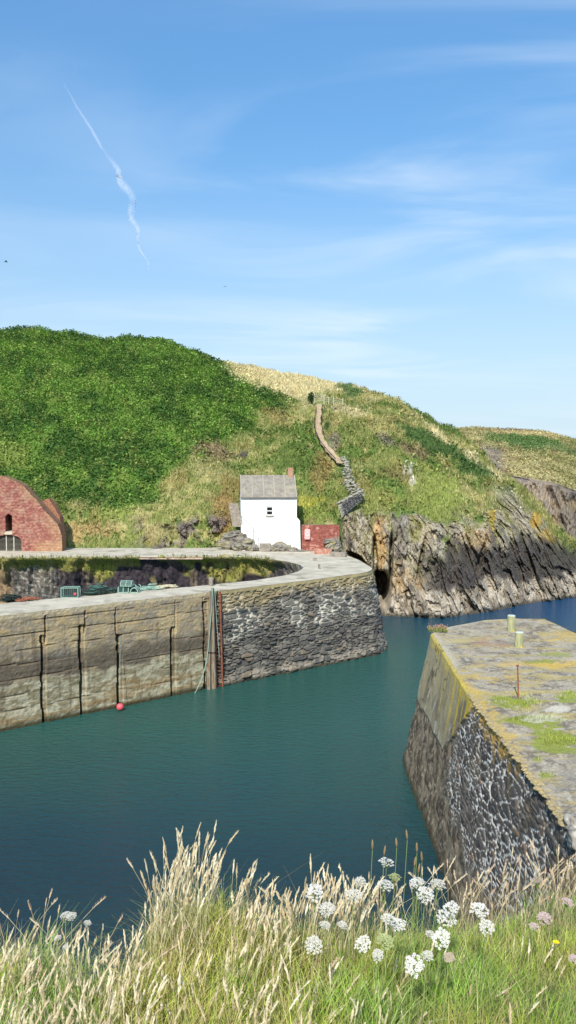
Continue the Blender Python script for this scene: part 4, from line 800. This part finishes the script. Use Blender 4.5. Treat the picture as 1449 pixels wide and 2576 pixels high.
m.add(f0+f1, [(0, 1, 2, 3, 4), (9, 8, 7, 6, 5)]+[(i, i+5, (i+1) % 5+5, (i+1) % 5) for i in range(5)]); m.build('buttress', mWHITE, cottage)
roofm = mottled('cement_washed_slate', S(150, 142, 128), S(124, 117, 106), 2.2, .9, .5, .02, 10, (1, 1, 1), S(160, 150, 128)); roof = None
def slab(a0, a1, b0, z0, b1, z1, th): 
    q = [cot(a0, b0, z0), cot(a1, b0, z0), cot(a1, b1, z1), cot(a0, b1, z1)]; u = np.array([0, 0, th]); return q+[p+u for p in q], [(3, 2, 1, 0), (4, 5, 6, 7), (0, 1, 5, 4), (1, 2, 6, 5), (2, 3, 7, 6), (3, 0, 4, 7)]
sl = (zr-ze)/(DP/2)
m = MB(); m.add(*slab(-.06, WD+.05, -.1, ze-.1*sl, DP/2, zr, .08)); m.add(*slab(-.06, WD+.05, DP+.1, ze-.1*sl, DP/2+.001, zr, .08)); roof = m.build('roof', roofm, cottage)
m = MB()
for a in (0.0, 1.08, 2.16, 3.2, 4.22, 5.26): m.add(*slab(a-.03, a+.03, -.11, ze-.11*sl+.07, DP/2, zr+.07, .05))
m.build('roof_batten', mottled('mortar_roll', S(178, 168, 148), S(156, 148, 132), 4), roof)
m = MB(); m.add(*slab(-.06, WD+.05, -.16, ze-.16, -.08, ze-.16, .1)); m.build('gutter', mottled('grey_gutter', S(110, 110, 108), S(90, 90, 88), 4), cottage)
m = MB(); m.box(cot(WD-.42, DP/2, zr+.28), (.5, .5, .95), .086, jit=.01); m.box(cot(WD-.42, DP/2, zr+.76), (.44, .44, .08), .086); m.build('chimney', mottled('chimney_brick', S(158, 114, 92), S(182, 152, 124), 8, .9, .5, .02, 18), roof)
win = MB(); wc = (wa0+wa1)/2; hh = wz_1-wz_0; wwd = wa1-wa0; zmid = (wz_0+wz_1)/2
for (aa, zz_, sa, sz) in [(wa0+0, zmid, .09, hh+.1), (wa1, zmid, .09, hh+.1), (wc, wz_0, wwd, .09), (wc, wz_1, wwd, .09), (wc, zmid, wwd, .07)]: win.box(cot(aa, .02, zz_), (sa, .12, sz), .086)
wobj = win.build('window_frame', mottled('white_paint', S(246, 246, 242), S(236, 236, 232), 4, .5), cottage)
sur = MB()
for (aa, zz_, sa, sz) in [(wa0-.06, zmid, .06, hh+.18), (wa1+.06, zmid, .06, hh+.18), (wc, wz_1+.07, wwd+.18, .06)]: sur.box(cot(aa, -.04, zz_), (sa, .08, sz), .086)
sur.build('window_surround', mottled('grey_surround', S(206, 204, 198), S(190, 187, 180), 4), wobj)
mGL = mottled('dark_glass', S(38, 42, 44), S(28, 32, 36), 4, .12, 0, .001, 5, spec=.5)
for z_ in ((wz_0+.1+zmid-.035)/2, (wz_1-.1+zmid+.035)/2): MB().box(cot(wc, .08, z_), (wwd-.1, .02, (hh-.17)/2), .086).build('pane', mGL, wobj)
MB().box(cot(wc, -.07, wz_0-.05), (wwd+.14, .18, .07), .086).build('window_sill', mottled('sill_stone', S(190, 186, 176), S(168, 164, 152), 4), cottage)
# rocks and steps round the cottage
def rockheap(name, lab, cat, pts, mat, seed, parts=False):
    m = MB()
    for i, (x, y, d, rx, rz_) in enumerate(pts): m.blob(P(x, y, d), (rx, rx*.7, rz_), seed+i*3, .75, 18, 13, 2.6)
    return tag(m.build(name, mat), lab, cat)
rockheap('rock_outcrop', 'grey rock outcrop under the right front corner of the cottage', 'rock', [(692,1378,72.9,.5,.38),(706,1376,73,.6,.42),(722,1379,73,.5,.34),(738,1384,72.8,.5,.26),(756,1387,72.8,.6,.18),(776,1389,72.8,.5,.12)], mROCKG, 3)
rockheap('stone_outcrop', 'broken grey outcrop left of the cottage below the stone steps', 'rock', [(594,1342,74.6,.7,.3),(580,1352,74.6,.8,.5),(610,1356,73.4,.5,.55),(622,1366,73.1,.55,.5),(636,1378,72.9,.45,.34),(604,1374,73.6,.8,.4),(572,1370,74.8,.9,.5),(590,1366,74.2,.6,.6)], mROCKG, 23)
t = thing('front_steps', 'short flight of pale stone steps left of the cottage corner rock', 'steps', PZ(666, 1388, 6.))
for k in range(5): p0 = PZ(666, 1388, 6.)+np.array([0, .27*k, .14*k+.07]); MB().box(p0, (1.05, .3, .15), .05, jit=.02).build('step', mMORT, t)
t = thing('side_steps', 'long flight of worn stone steps climbing beside the cottage', 'steps', P(596, 1322, 74.6))
for k in range(12): p0 = P(597-k*.9, 1322-k*4.9, 74.4+k*.34); MB().box(p0, (.95, .42, .2), .0, jit=.03).build('step', mMORT, t)
t = thing('step_railing', 'thin iron handrail sloping down beside the front steps', 'railing', P(650, 1388, 72.3))
for (x, y0, y1) in [(608,1320,1298),(638,1357,1332),(650,1384,1352)]: MB().tube([P(x, y0, 72.9), P(x, y1, 72.9)], .022, 5).build('post', mDARKI, t)
MB().tube([P(606, 1297, 72.9), P(638, 1330, 72.9), P(650, 1350, 72.9)], .02, 5).build('handrail', mDARKI, t); MB().tube([P(606, 1309, 72.9), P(638, 1343, 72.9)], .014, 5).build('lower_rail', mDARKI, t)
# red brick wall, lifebuoy case, low blocks
A, Zc_ = np.meshgrid(np.arange(0, 3.56, .05), np.arange(5.95, 8.56, .05)); Pq = np.stack([A, Zc_, 0*A], -1); row = np.floor(Zc_/.085); u = np.floor(A/.24+.5*(row % 2)); h_ = RND[TAB[(TAB[row.astype(int) & 255]+u.astype(int)) & 255]]
cW = mixc(S(128, 72, 62), S(162, 100, 84), h_); cW = mixc(cW, S(206, 160, 140), .6*ss(.56, .68, fbm(Pq, 3, 4, 5))); cW = mixc(cW, S(112, 54, 50), .7*(h_ > .85)); cW = mixc(cW, S(150, 140, 120), .8*ss(1, .3, Zc_-5.95-(A-2)*.6+(fbm(Pq, 1.5, 3, 9)-.5))*ss(2, 2.4, A))
x0 = (760-724.5)/F*73.2; V = np.stack([x0+A, 73.2+.02*A+(fbm(Pq, 2, 4, 6)-.5)*.08, np.minimum(Zc_, 8.5-.05*(fbm(Pq, 1.2, 2, 8)-.3)*2)], -1)
bwall = thing('brick_wall', 'low red brick wall holding up the grassy bank right of the cottage', 'wall', (x0+1.7, 73.2, 6))
bigmesh('brick_face', V.reshape(-1, 3), grid_faces(*A.shape), mSTONE, bwall, cW.reshape(-1, 3)); MB().box((x0+1.72, 73.62, 7.2), (3.5, .6, 2.55)).build('wall_core', mROCKG, bwall)
LB = P(773.5, 1344.5, 73.0); t = thing('lifebuoy_case', 'faded pink lifebuoy case on the brick wall beside the cottage', 'lifebuoy case', LB-np.array([0, 0, .5]))
MB().box(LB, (.56, .2, .98)).build('case', mLIFE, t, bevel=.12); MB().tube([LB+np.array([0, -.11, 0])+.17*np.array([math.cos(a), 0, math.sin(a)]) for a in np.linspace(0, 2*math.pi, 17)], .04, 6).build('ring_emblem', mLIFEW, t)
rockheap('wall_rubble', 'tumbled stone rubble at the right foot of the red brick wall', 'rock', [(826,1362,72.9,.5,.22),(840,1366,72.9,.6,.4),(846,1378,72.7,.5,.35),(832,1376,72.6,.4,.3)], mROCKG, 53)
o = MB().box(PZ(812, 1394, 6.)+np.array([0, .2, .22]), (1.6, .5, .5), -.08, jit=.06).build('brick_remnant', mottled('broken_brick', S(140, 86, 72), S(196, 150, 130), 6, .9, .8, .05, 9), bevel=.03); tag(o, 'broken low brick remnant in front of the stone rubble', 'wall')
o = MB().box(PZ(851, 1401, 6.)+np.array([0, .25, .2]), (1.5, .5, .42), -.35, jit=.02).build('concrete_block', mMORT, bevel=.03); tag(o, 'long grey concrete block at the cliff end of the quay', 'block')
o = MB().box(PZ(430, 1401.5, 6.)+np.array([0, -.04, -.07]), (5.6, .14, .2), .0, jit=.02).build('brick_kerb', mottled('kerb_brick', S(184, 146, 124), S(206, 190, 170), 4, .9, .6, .03, 12)); tag(o, 'pinkish brick kerb along the front of the upper path', 'kerb')
# dry stone wall by the hill path
def ribbon(path, thick, low, nlow): pass
t = thing('dry_stone_wall', 'dry stone wall winding down from the hill path to a dark end face', 'wall', P(875, 1260, 77))
spine = [(862,1150,87),(868,1160,86),(876,1172,84.5),(873,1190,82.5),(876,1206,80.8),(884,1220,79.4),(894,1231,78.4),(899,1240,77.6)]
m = MB(); q = np.random.default_rng(3); cap = MB()
for (a, b_) in zip(spine[:-1], spine[1:]):
    for k in range(30):
        f = q.random(); x, y, d = [a[i]+(b_[i]-a[i])*f for i in range(3)]; wdt = .2+.5*ss(1150, 1235, y); p = P(x, y, d-.2)
        m.blob(p+np.array([q.uniform(-wdt, wdt), q.uniform(-.2, .2), q.uniform(-.35, .15)]), (q.uniform(.1, .2), .16, q.uniform(.05, .1)), int(q.integers(99)), .3, 6, 5)
m.build('capping_stones', mottled('pale_stone', S(182, 176, 158), S(128, 124, 112), 5, .9, .5, .02, 12), t)
A, Bq = np.meshgrid(np.linspace(0, 1, 60), np.linspace(0, 1, 26)); tpx = 907-57*A; tpy = 1238+31*A+3*np.sin(A*9); fx_ = 914-55*A; fy_ = 1256+46*A
PX = tpx+(fx_-tpx)*Bq; PY = tpy+(fy_-tpy)*Bq; Vd = P(PX, PY, 76.4-.6*A); e_, i_ = stones(A*2.6, Bq*1.6, .34, .1, .8, .25); Vd[..., 1] -= ss(.05, .3, e_)*.08*(.4+i_)
ce = mixc(S(48, 48, 50), mixc(S(92, 92, 94), S(126, 124, 118), i_), ss(.08, .3, e_)); ce = mixc(ce, S(196, 190, 172), .7*ss(.8, .95, A)+.5*(1-ss(.0, .12, Bq)))
bigmesh('end_face', Vd.reshape(-1, 3), grid_faces(*A.shape), mSTONE, t, (ce*.8).reshape(-1, 3))
m = MB()
for k in range(46):
    f = q.random(); p = P(907-57*f, 1236+31*f, 76.7+q.uniform(0, .9)); m.blob(p, (q.uniform(.15, .3), .25, q.uniform(.07, .13)), int(q.integers(99)), .3, 6, 5)
m.build('top_course', mottled('pale_stone_top', S(190, 182, 162), S(136, 132, 118), 5, .9, .5, .02, 12), t)
# ------------------------------------------------ hill path, handrails and gate
pp = []
for (a, b_), (c_, d_) in zip(pathpts[:-1], pathpts[1:]):
    for k in range(5): pp.append((a+(c_-a)*k/5, b_+(d_-b_)*k/5))
pp.append(pathpts[-1]); V = []
for i, (x, y) in enumerate(pp):
    hw = (5.2+4.6*i/len(pp))*(1+.22*math.sin(i*1.7)+.1*math.sin(i*.6))
    for s_ in (-1, -.4, .3, 1): p = hill_at(x+s_*hw, y); p = p+np.array([0, -.35, .28+.04*math.sin(i*2.1)+(.06 if abs(s_) == 1 else 0)]); V.append(p)
tag(bigmesh('hill_path', V, grid_faces(len(pp), 4), mottled('trodden_earth', S(190, 166, 132), S(150, 130, 104), 2.5, .95, .6, .05, 6, (1, 1, 3)), None, None), kind='structure')
for side, lab in ((-1, 'low dark handrail along the left of the stepped hill path'), (1, 'low dark handrail along the right of the stepped hill path')):
    rp_ = pp[3:] if side < 0 else pp[2:18]; b0 = hill_at(rp_[-1][0], rp_[-1][1]); t = thing('path_handrail', lab, 'handrail', b0)
    off_ = lambda i, y: side*(7.5+5*i/len(pp)); pts = [hill_at(x+off_(i, y), y)+np.array([0, -.4, .75]) for i, (x, y) in enumerate(rp_)]
    MB().tube(pts, .045, 5).build('rail', mDARKI, t)
    for i in range(0, len(rp_), 4): MB().tube([pts[i]-np.array([0, 0, .9]), pts[i]+np.array([0, 0, .08])], .04, 5).build('post', mDARKI, t)
dG = 106.5
def gp(x, y): return P(x, y, dG)
t = thing('field_gate', 'pale wooden gate across the top of the hill path', 'gate', gp(803, 1016))
for x, y0, y1 in [(790,985,1016),(815,992,1016)]: MB().box((gp(x, y0)+gp(x, y1))/2, (.16, .16, (gp(x, y0)-gp(x, y1))[2])).build('post', mFENCE, t)
g = MB()
for k in range(4): g.tube([gp(790, 994+k*4.6), gp(815, 995+k*4.6)], .05, 4)
g.tube([gp(804, 1011), gp(814, 994)], .045, 4); g.build('bars', mFENCE, t)
t = thing('wooden_fence', 'pale rail fence running right from the gate on the ridge', 'fence', gp(838, 1016))
for x, y0, y1 in [(827,999,1017),(839,997,1018),(862,1002,1018)]: MB().box((gp(x, y0)+gp(x, y1))/2, (.13, .13, (gp(x, y0)-gp(x, y1))[2])).build('post', mFENCE, t)
for y in (1001, 1006, 1011): MB().tube([gp(816, y), gp(840, y+1), gp(862, y+5)], .045, 4).build('rail', mFENCE, t)
t = thing('gate_bush', 'small dark bush against the left gate post', 'bush', gp(783, 1012)); q = np.random.default_rng(8)
m = MB()
for k in range(260):
    d3 = q.normal(0, 1, 3); d3 /= np.linalg.norm(d3); c_ = gp(783, 1001)+d3*q.uniform(.1, .55)*np.array([.9, .6, 1.5]); a3, b3 = q.normal(0, .09, 3), q.normal(0, .09, 3); m.add([c_-a3, c_+b3, c_+a3, c_-b3], [(0, 1, 2, 3)])
m.build('leaves', mottled('bush_leaf', S(64, 88, 48), S(44, 64, 36), 4), t); MB().tube([gp(783, 1016), gp(783, 1000)], .04, 5).build('stem', mTIMB, t)
# ------------------------------------------------ right pier
PT = [PZ(x, y, 6.) for x, y in [(1449,2118),(1385,2012),(1300,1900),(1250,1836),(1200,1768),(1176,1730),(1150,1690),(1118,1638),(1088,1592),(1130,1577),(1220,1560),(1300,1556),(1372,1557),(1449,1592)]]
PT = [np.array([PT[0][0]-.05, 6., 6.])]+PT+[PT[-1]+np.array([1.2, -5, 0]), PT[-1]+np.array([2.4, -14, 0]), np.array([PT[-1][0]+2.6, 6, 6.])]
pier = thing('stone_pier', 'broad lichened stone pier with bollards on the right', 'pier', (10, 22, 0))
tp = np.array(PT); cum = np.concatenate([[0], np.cumsum(np.linalg.norm(np.diff(tp, axis=0), axis=1))]); sA = cum[9]
sg = np.concatenate([np.arange(0, 6, .15), np.arange(6, sA+4, .032), np.arange(sA+4, cum[-1], .15)]); pth = np.stack([np.interp(sg, cum, tp[:, k]) for k in range(3)], -1)
tn = np.gradient(pth, axis=0); tn /= np.linalg.norm(tn, axis=1, keepdims=True)+1e-9
for k in range(3): 
    kern = np.ones(25)/25; tn[:, k] = np.convolve(np.pad(tn[:, k], 12, mode='edge'), kern, 'valid')
on = np.stack([-tn[:, 1], tn[:, 0], 0*sg], -1); zs4 = np.concatenate([np.arange(-1.3, 5.97, .035), [5.985, 6.0]]); S4, Z4 = np.meshgrid(sg, zs4)
P4 = np.stack([S4, Z4, 0*S4], -1); Yp = pth[:, 1][None]+0*Z4; e4, i4 = stones(S4, Z4, .52, .14, .95, .55, 2); e5, i5 = stones(S4, Z4, .75, .22, .95, .5, 5)
bs = fbm(P4, .5, 2, 15) > .56; e = np.where(bs, e5*1.5, e4); idd = np.where(bs, i5, i4)
nA, nB, nC = fbm(P4, .8, 4, 16), fbm(P4, 3, 4, 17), fbm(P4*np.array([3.2, .22, 1]), 1, 4, 18)
conc = ss(-.08, .08, (Yp-(24.3+(6-Z4)*1.25))+(nA-.5)*.8)*ss(2.95, 3.15, Z4+(nA-.5)*.5); conc = np.where(S4 > sA+.3, 1.0, conc); weed = ss(2.6, 1.5, Z4+(nA-.5)*2.2)*(1-conc)
weed = np.maximum(weed, (1-conc)*ss(25.6, 27.2, Yp+(nA-.5)*2)); upq = ss(.1, .34, e); off4 = (1-conc)*((1-weed)*upq*.035*(.3+idd)+weed*(nB-.5)*.16+(nB-.5)*.05)+conc*(.08+(nB-.5)*.03+(nA-.5)*.1)
stn = mixc(S(70, 66, 62), S(108, 101, 92), idd); stn = mixc(stn, S(134, 104, 76), .6*(idd > .94)); stn = mixc(stn, S(120, 112, 104), .5*ss(.5, .64, fbm(P4, 9, 3, 44))); mor = mixc(S(232, 228, 216), S(112, 106, 96), ss(.56, .66, fbm(P4, 1.1, 3, 45))); cR = mixc(mor, stn, ss(.08, .15, e+(nB-.45)*.34))
cR = mixc(cR, S(206, 164, 78), .7*ss(5.35, 5.9, Z4+(nB-.5)*1.6)*ss(18, 21, Yp)); cR = mixc(cR, S(140, 118, 84), .6*ss(.57, .68, fbm(P4, 1.2, 4, 19))*ss(3.5, 5, Z4))
cWd = mixc(mixc(S(130, 118, 98), S(84, 75, 62), ss(.38, .62, nB)), S(150, 140, 122), .7*ss(.56, .66, fbm(P4, 7, 3, 20))); cR = mixc(cR, cWd, weed)
cCo = mixc(S(176, 162, 130), S(140, 128, 106), ss(.4, .62, nA)); yl = ss(.47, .6, nC)*ss(3.2, 4.8, Z4+(nA-.5)*1.5)*(.4+.6*ss(29, 26.5, Yp)+.4*ss(33, 35, Yp)); cCo = mixc(cCo, S(222, 190, 66), np.clip(.95*yl, 0, .95)); cCo = mixc(cCo, S(216, 190, 90), .7*ss(5.5, 5.85, Z4+(nB-.5)*.5))
cCo = mixc(cCo, S(208, 200, 178), .8*ss(.035, .012, np.abs(fbm(P4, .55, 4, 23)-.5))*ss(4.6, 3.8, Z4)); cCo = mixc(cCo, S(70, 64, 52), .7*ss(.012, .004, np.abs(fbm(P4, .7, 4, 24)-.52)))
c4 = mixc(cR, cCo, conc); c4 = mixc(c4, S(122, 110, 90), .6*ss(3.2, 2.6, Z4)*(S4 > sA)); c4 = mixc(c4, S(66, 62, 44), .85*ss(.4, .1, Z4))
btp = .95+.4*ss(sA-9, sA, S4); V = pth[None]+on[None]*(off4*ss(6.01, 5.9, Z4)+(1-np.clip(Z4, -1.3, 6)/6)*btp)[..., None]; V[..., 2] = Z4
fc = grid_faces(*S4.shape); Yc = Yp.ravel()
bigmesh('rubble_wall', V.reshape(-1, 3), fc, mSTONE, pier, (c4*.9).reshape(-1, 3))
# deck
lft = tp[:13]; rgt = tp[13:][::-1]
ys_ = np.concatenate([np.arange(6, 12, .2), np.arange(12, PT[12][1]-.02, .05), [PT[12][1]-.01]])
def xl(y): return np.interp(y, lft[:, 1], lft[:, 0])
li = np.maximum.accumulate(lft[:, 1]); XL = np.interp(ys_, li, lft[:, 0]); XR = np.interp(ys_, np.maximum.accumulate(rgt[:, 1]), rgt[:, 0]); XR = np.maximum(XR, XL+.02)
tt = np.linspace(0, 1, 190); DX = XL[:, None]+(XR-XL)[:, None]*tt[None]; DY = ys_[:, None]+0*DX; inn = ss(0, .5, DX-XL[:, None])
PD = np.stack([DX, DY, 0*DX], -1); q1, q2, q3 = fbm(PD, .5, 4, 25), fbm(PD, 2.2, 4, 26), fbm(PD, 7, 3, 27); DZ = 5.996+inn*((q1-.5)*.16+(q2-.5)*.05)
PDz = np.stack([DX, DY, DZ], -1); px5, py5 = proj(PDz)
cD = mixc(mixc(S(176, 166, 148), S(126, 117, 106), ss(.4, .6, q2*.6+q3*.4)), S(206, 200, 182), .6*ss(.56, .66, q3)); cD = mixc(cD, S(190, 172, 108), .6*ss(.5, .62, fbm(PD*np.array([.7, 2.2, 1]), 1.3, 5, 28)))
YEL, MOS = S(206, 176, 92), S(146, 156, 66)
cD = blobs(px5, py5, PD, cD, [(1400,1671,60,7,0,YEL,.85),(1330,1669,90,6,0,YEL,.6),(1360,1665,40,4,0,MOS,.8),(1230,1705,90,8,0,YEL*.95,.6),(1215,1622,40,12,0,S(168,138,118),.7),(1310,1742,70,9,0,YEL,.8),(1300,1770,70,22,0,MOS,.95),(1330,1812,90,9,0,MOS,.9),(1410,1858,60,22,0,MOS,.9),(1435,1752,40,12,0,MOS*1.05,.8),(1400,1782,36,8,0,S(214,208,194),.8),(1380,1808,40,6,0,S(206,202,190),.7),(1430,1600,50,14,0,YEL,.6),(1395,1645,30,4,0,MOS,.6),(1240,1793,20,20,0,YEL,.7),(1375,1950,22,8,0,MOS,.8),(1350,1912,16,8,0,MOS,.6),(1430,1960,40,30,0,S(140,136,130),.5)], 2.2, 3.0)
cD = mixc(cD, S(208, 176, 88), .75*ss(.32, .05, DX-XL[:, None]+(q2-.5)*1.0)*ss(18, 21, DY)*ss(28, 26, DY)); cD = mixc(cD, S(200, 192, 170), .6*ss(.3, .05, DX-XL[:, None]+(q3-.5)*.3)*ss(27, 30, DY))
bigmesh('deck', PDz.reshape(-1, 3), grid_faces(*DX.shape), mSTONE, pier, (cD*np.array([.88, .85, .79])).reshape(-1, 3))
mossd = np.zeros_like(DX)
for (bx_, by_, rx, ry) in [(1300,1770,62,20),(1330,1812,85,8),(1410,1858,56,20),(1435,1752,36,10),(1375,1950,20,7),(1350,1912,12,6)]: mossd = np.maximum(mossd, ss(1.1, .7, np.hypot((px5-bx_)/rx, (py5-by_)/ry)+(q2-.5)*2.6+(q3-.5)*1.4))
leafs('pier_turf', PDz, mixc(cD, S(156, 168, 74), .5)*1.1, mossd*420, .07+0*DX, 'blade', 'short yellow green turf growing in patches on the pier top', 'turf', 12, rise=.02)
jag = MB(); q = np.random.default_rng(12)
for k in range(240):   # loose capping stones along the lichened edge
    y = q.uniform(15.5, 25.2); x = float(xl(y)); jag.blob((x+q.uniform(-.06, .1), y, 5.97), (q.uniform(.05, .11), q.uniform(.06, .15), q.uniform(.02, .05)), int(q.integers(99)), .35, 8, 6)
jag.build('capping_stones', mottled('lichened_capping', S(190, 166, 104), S(140, 130, 110), 9, .92, .6, .02, 30, c3=S(120, 112, 100)), pier)
for i, (x, y, rx, ry, rz_, lab) in enumerate([(1442,2125,.2,.4,.2,'rounded pale boulder on the pier edge at the right border'), (1449,2190,.18,.34,.22,'white streaked boulder lower at the right border of the picture')]):
    p = PZ(1444, 2080+i*34, 6.05)+np.array([.06, 0, 0]); tag(MB().blob(p, (rx, ry, rz_), 60+i, .6, 22, 16, 2.4).build('boulder', mottled('pale_boulder', S(205, 196, 178), S(120, 110, 100), 3.2, .9, .7, .03, 12), smooth=True), lab, 'boulder')
def bollard(x, y, hh, r_, lab, lean, flat):
    bp = PZ(x, y, 6.0); t = thing('bollard', lab, 'bollard', bp, group='bollards on the pier')
    m = MB(); m.tube([(lean*k*.25*hh, 0, -.06+(hh+.06)*k/4) for k in range(5)], [r_*.96, r_, r_*1.01, r_, r_*.98], 12); m.build('shaft', mBOLL, t, local=True)
    MB().tube([(lean*hh, 0, hh), (lean*hh, 0, hh+.03)], [r_*.99, r_*.86], 12).build('cap', mottled('pale_cap', S(200, 205, 196), S(176, 178, 164), 6, .8), t, local=True)
bollard(1286, 1588, .72, .185, 'taller pale topped bollard standing further out on the pier', .0, 0); bollard(1305, 1628, .62, .185, 'squat yellow streaked bollard nearer the iron rod', .03, 1)
bp = PZ(1304, 1755, 6.0); t = thing('iron_rod', 'thin rusty iron rod standing in turf on the pier', 'iron rod', bp)
MB().tube([(0, 0, -.05), (-.015, 0, .5), (-.04, 0, 1.04)], [.024, .022, .02], 7).build('shaft', mRUST, t, local=True); MB().tube([(-.04, 0, 1.02), (-.04, 0, 1.07)], .042, 7).build('eye', mRUST, t, local=True)
bp = PZ(1092, 1592, 6.0); t = thing('thrift_clump', 'clump of fading pink thrift on the far corner of the pier', 'plant', bp); q = np.random.default_rng(14); m = MB(); hd = MB()
for k in range(420):
    f = q.random(); c_ = bp+np.array([q.uniform(-.22, .62)*1.0, q.uniform(-.05, .5), 0]); c_[2] += q.uniform(0, .12); a = q.uniform(0, 6.28); L = q.uniform(.08, .2); tip = c_+np.array([.6*math.cos(a)*L, .6*math.sin(a)*L, L]); s_ = np.array([-math.sin(a), math.cos(a), 0])*.012
    m.add([c_-s_, c_+s_, tip], [(0, 1, 2)])
    if k % 4 == 0: hd.blob(tip+np.array([0, 0, .03]), (.022, .022, .018), k, .1, 5, 4)
m.build('leaves', mottled('thrift_leaf', S(150, 156, 84), S(104, 116, 62), 12), t); hd.build('flower_heads', mottled('thrift_head', S(196, 150, 132), S(170, 128, 104), 12), t)
# ------------------------------------------------ contrail and birds
CT = [(160,210),(178,240),(192,268),(214,300),(236,335),(252,365),(270,390),(284,410),(296,432),(306,455),(322,478),(330,500),(336,525),(334,552),(342,575),(347,600),(356,628),(368,655),(371,682)]
m = M_('ice_vapour'); v = m.coord((1, 1, 1)); dns = m.rng(m.noise(v, .012, 6, .65), .3, .62, .0, 1); lw = m.n('ShaderNodeLayerWeight'); lw.inputs[0].default_value = .5; fz = m.rng(lw.outputs['Facing'], .1, .95, .36, 0)
sz_ = m.n('ShaderNodeSeparateXYZ'); m.l(m.tc.outputs['Object'], sz_.inputs[0]); tf = m.rng(sz_.outputs[2], 1850, 2450, 1, .1); dn0 = m.rng(m.noise(v, .0045, 5, .55), .36, .62, .0, .95); dm = m.n('ShaderNodeMath', operation='MULTIPLY'); m.l(dn0, dm.inputs[0]); m.l(tf, dm.inputs[1]); dns = dm.outputs[0]; al = m.n('ShaderNodeMath', operation='MULTIPLY'); m.l(dns, al.inputs[0]); m.l(fz, al.inputs[1]); m.fin((.95, .96, 1), 1, None, 0); tr = m.n('ShaderNodeBsdfTranslucent'); tr.inputs[0].default_value = (.95, .96, 1, 1)
ms = m.n('ShaderNodeMixShader'); m.l(m.b.outputs[0], ms.inputs[1]); m.l(tr.outputs[0], ms.inputs[2]); tp_ = m.n('ShaderNodeBsdfTransparent'); ms2 = m.n('ShaderNodeMixShader'); m.l(al.outputs[0], ms2.inputs[0]); m.l(tp_.outputs[0], ms2.inputs[1]); m.l(ms.outputs[0], ms2.inputs[2]); m.l(ms2.outputs[0], m.out.inputs[0])
path = []; rad = []; q = np.random.default_rng(5)
for i in range(len(CT)-1):
    for k in range(6):
        f = (i+k/6)/(len(CT)-1); x = CT[i][0]+(CT[i+1][0]-CT[i][0])*k/6; y = CT[i][1]+(CT[i+1][1]-CT[i][1])*k/6; path.append(P(x+q.uniform(-1, 1)+5*ss(.3, .5, f)*math.sin(f*34), y, 5000)); rad.append(5000/F*(2.2+9.5*math.exp(-((f-.58)/.2)**2)+1.5*math.exp(-((f-.2)/.15)**2))*q.uniform(.85, 1.15))
tag(MB().tube(path, rad, 14, False).build('contrail', m.m, smooth=True), 'thin white wavy vapour trail high in the blue sky', 'contrail')
for (x, y, sz, lab, an) in [(15, 659, .42, 'dark bird in flight at the left edge of the sky', .3), (566, 721, .26, 'tiny distant bird above the hill, near the middle of the sky', 1.2)]:
    p = P(x, y, 90); t = thing('bird', lab, 'bird', p, an); m = MB(); m.tube([(-.5*sz, 0, 0), (-.3*sz, 0, .02*sz), (0, 0, .03*sz), (.3*sz, 0, .03*sz), (.45*sz, 0, .05*sz), (.55*sz, 0, .04*sz)], [.02*sz, .07*sz, .12*sz, .1*sz, .07*sz, .01*sz], 8)
    m.add([(-.5*sz, -.03*sz, 0), (-.8*sz, -.12*sz, 0), (-.8*sz, .12*sz, 0), (-.5*sz, .03*sz, 0), (-.65*sz, 0, .03*sz)], [(0, 1, 4), (1, 2, 4), (2, 3, 4), (0, 4, 3)]); m.build('body', mBIRD, t, local=True)
    for s_ in (-1, 1): w_ = MB(); w_.add([(.15*sz, s_*.06*sz, .05*sz), (.2*sz, s_*.5*sz, .3*sz), (-.1*sz, s_*1.0*sz, .18*sz), (-.15*sz, s_*.5*sz, .26*sz), (-.15*sz, s_*.06*sz, .04*sz), (.02*sz, s_*.5*sz, .33*sz)], [(0, 1, 5), (1, 2, 5), (2, 3, 5), (3, 4, 5), (4, 0, 5)]); w_.build('wing', mBIRD, t, local=True)
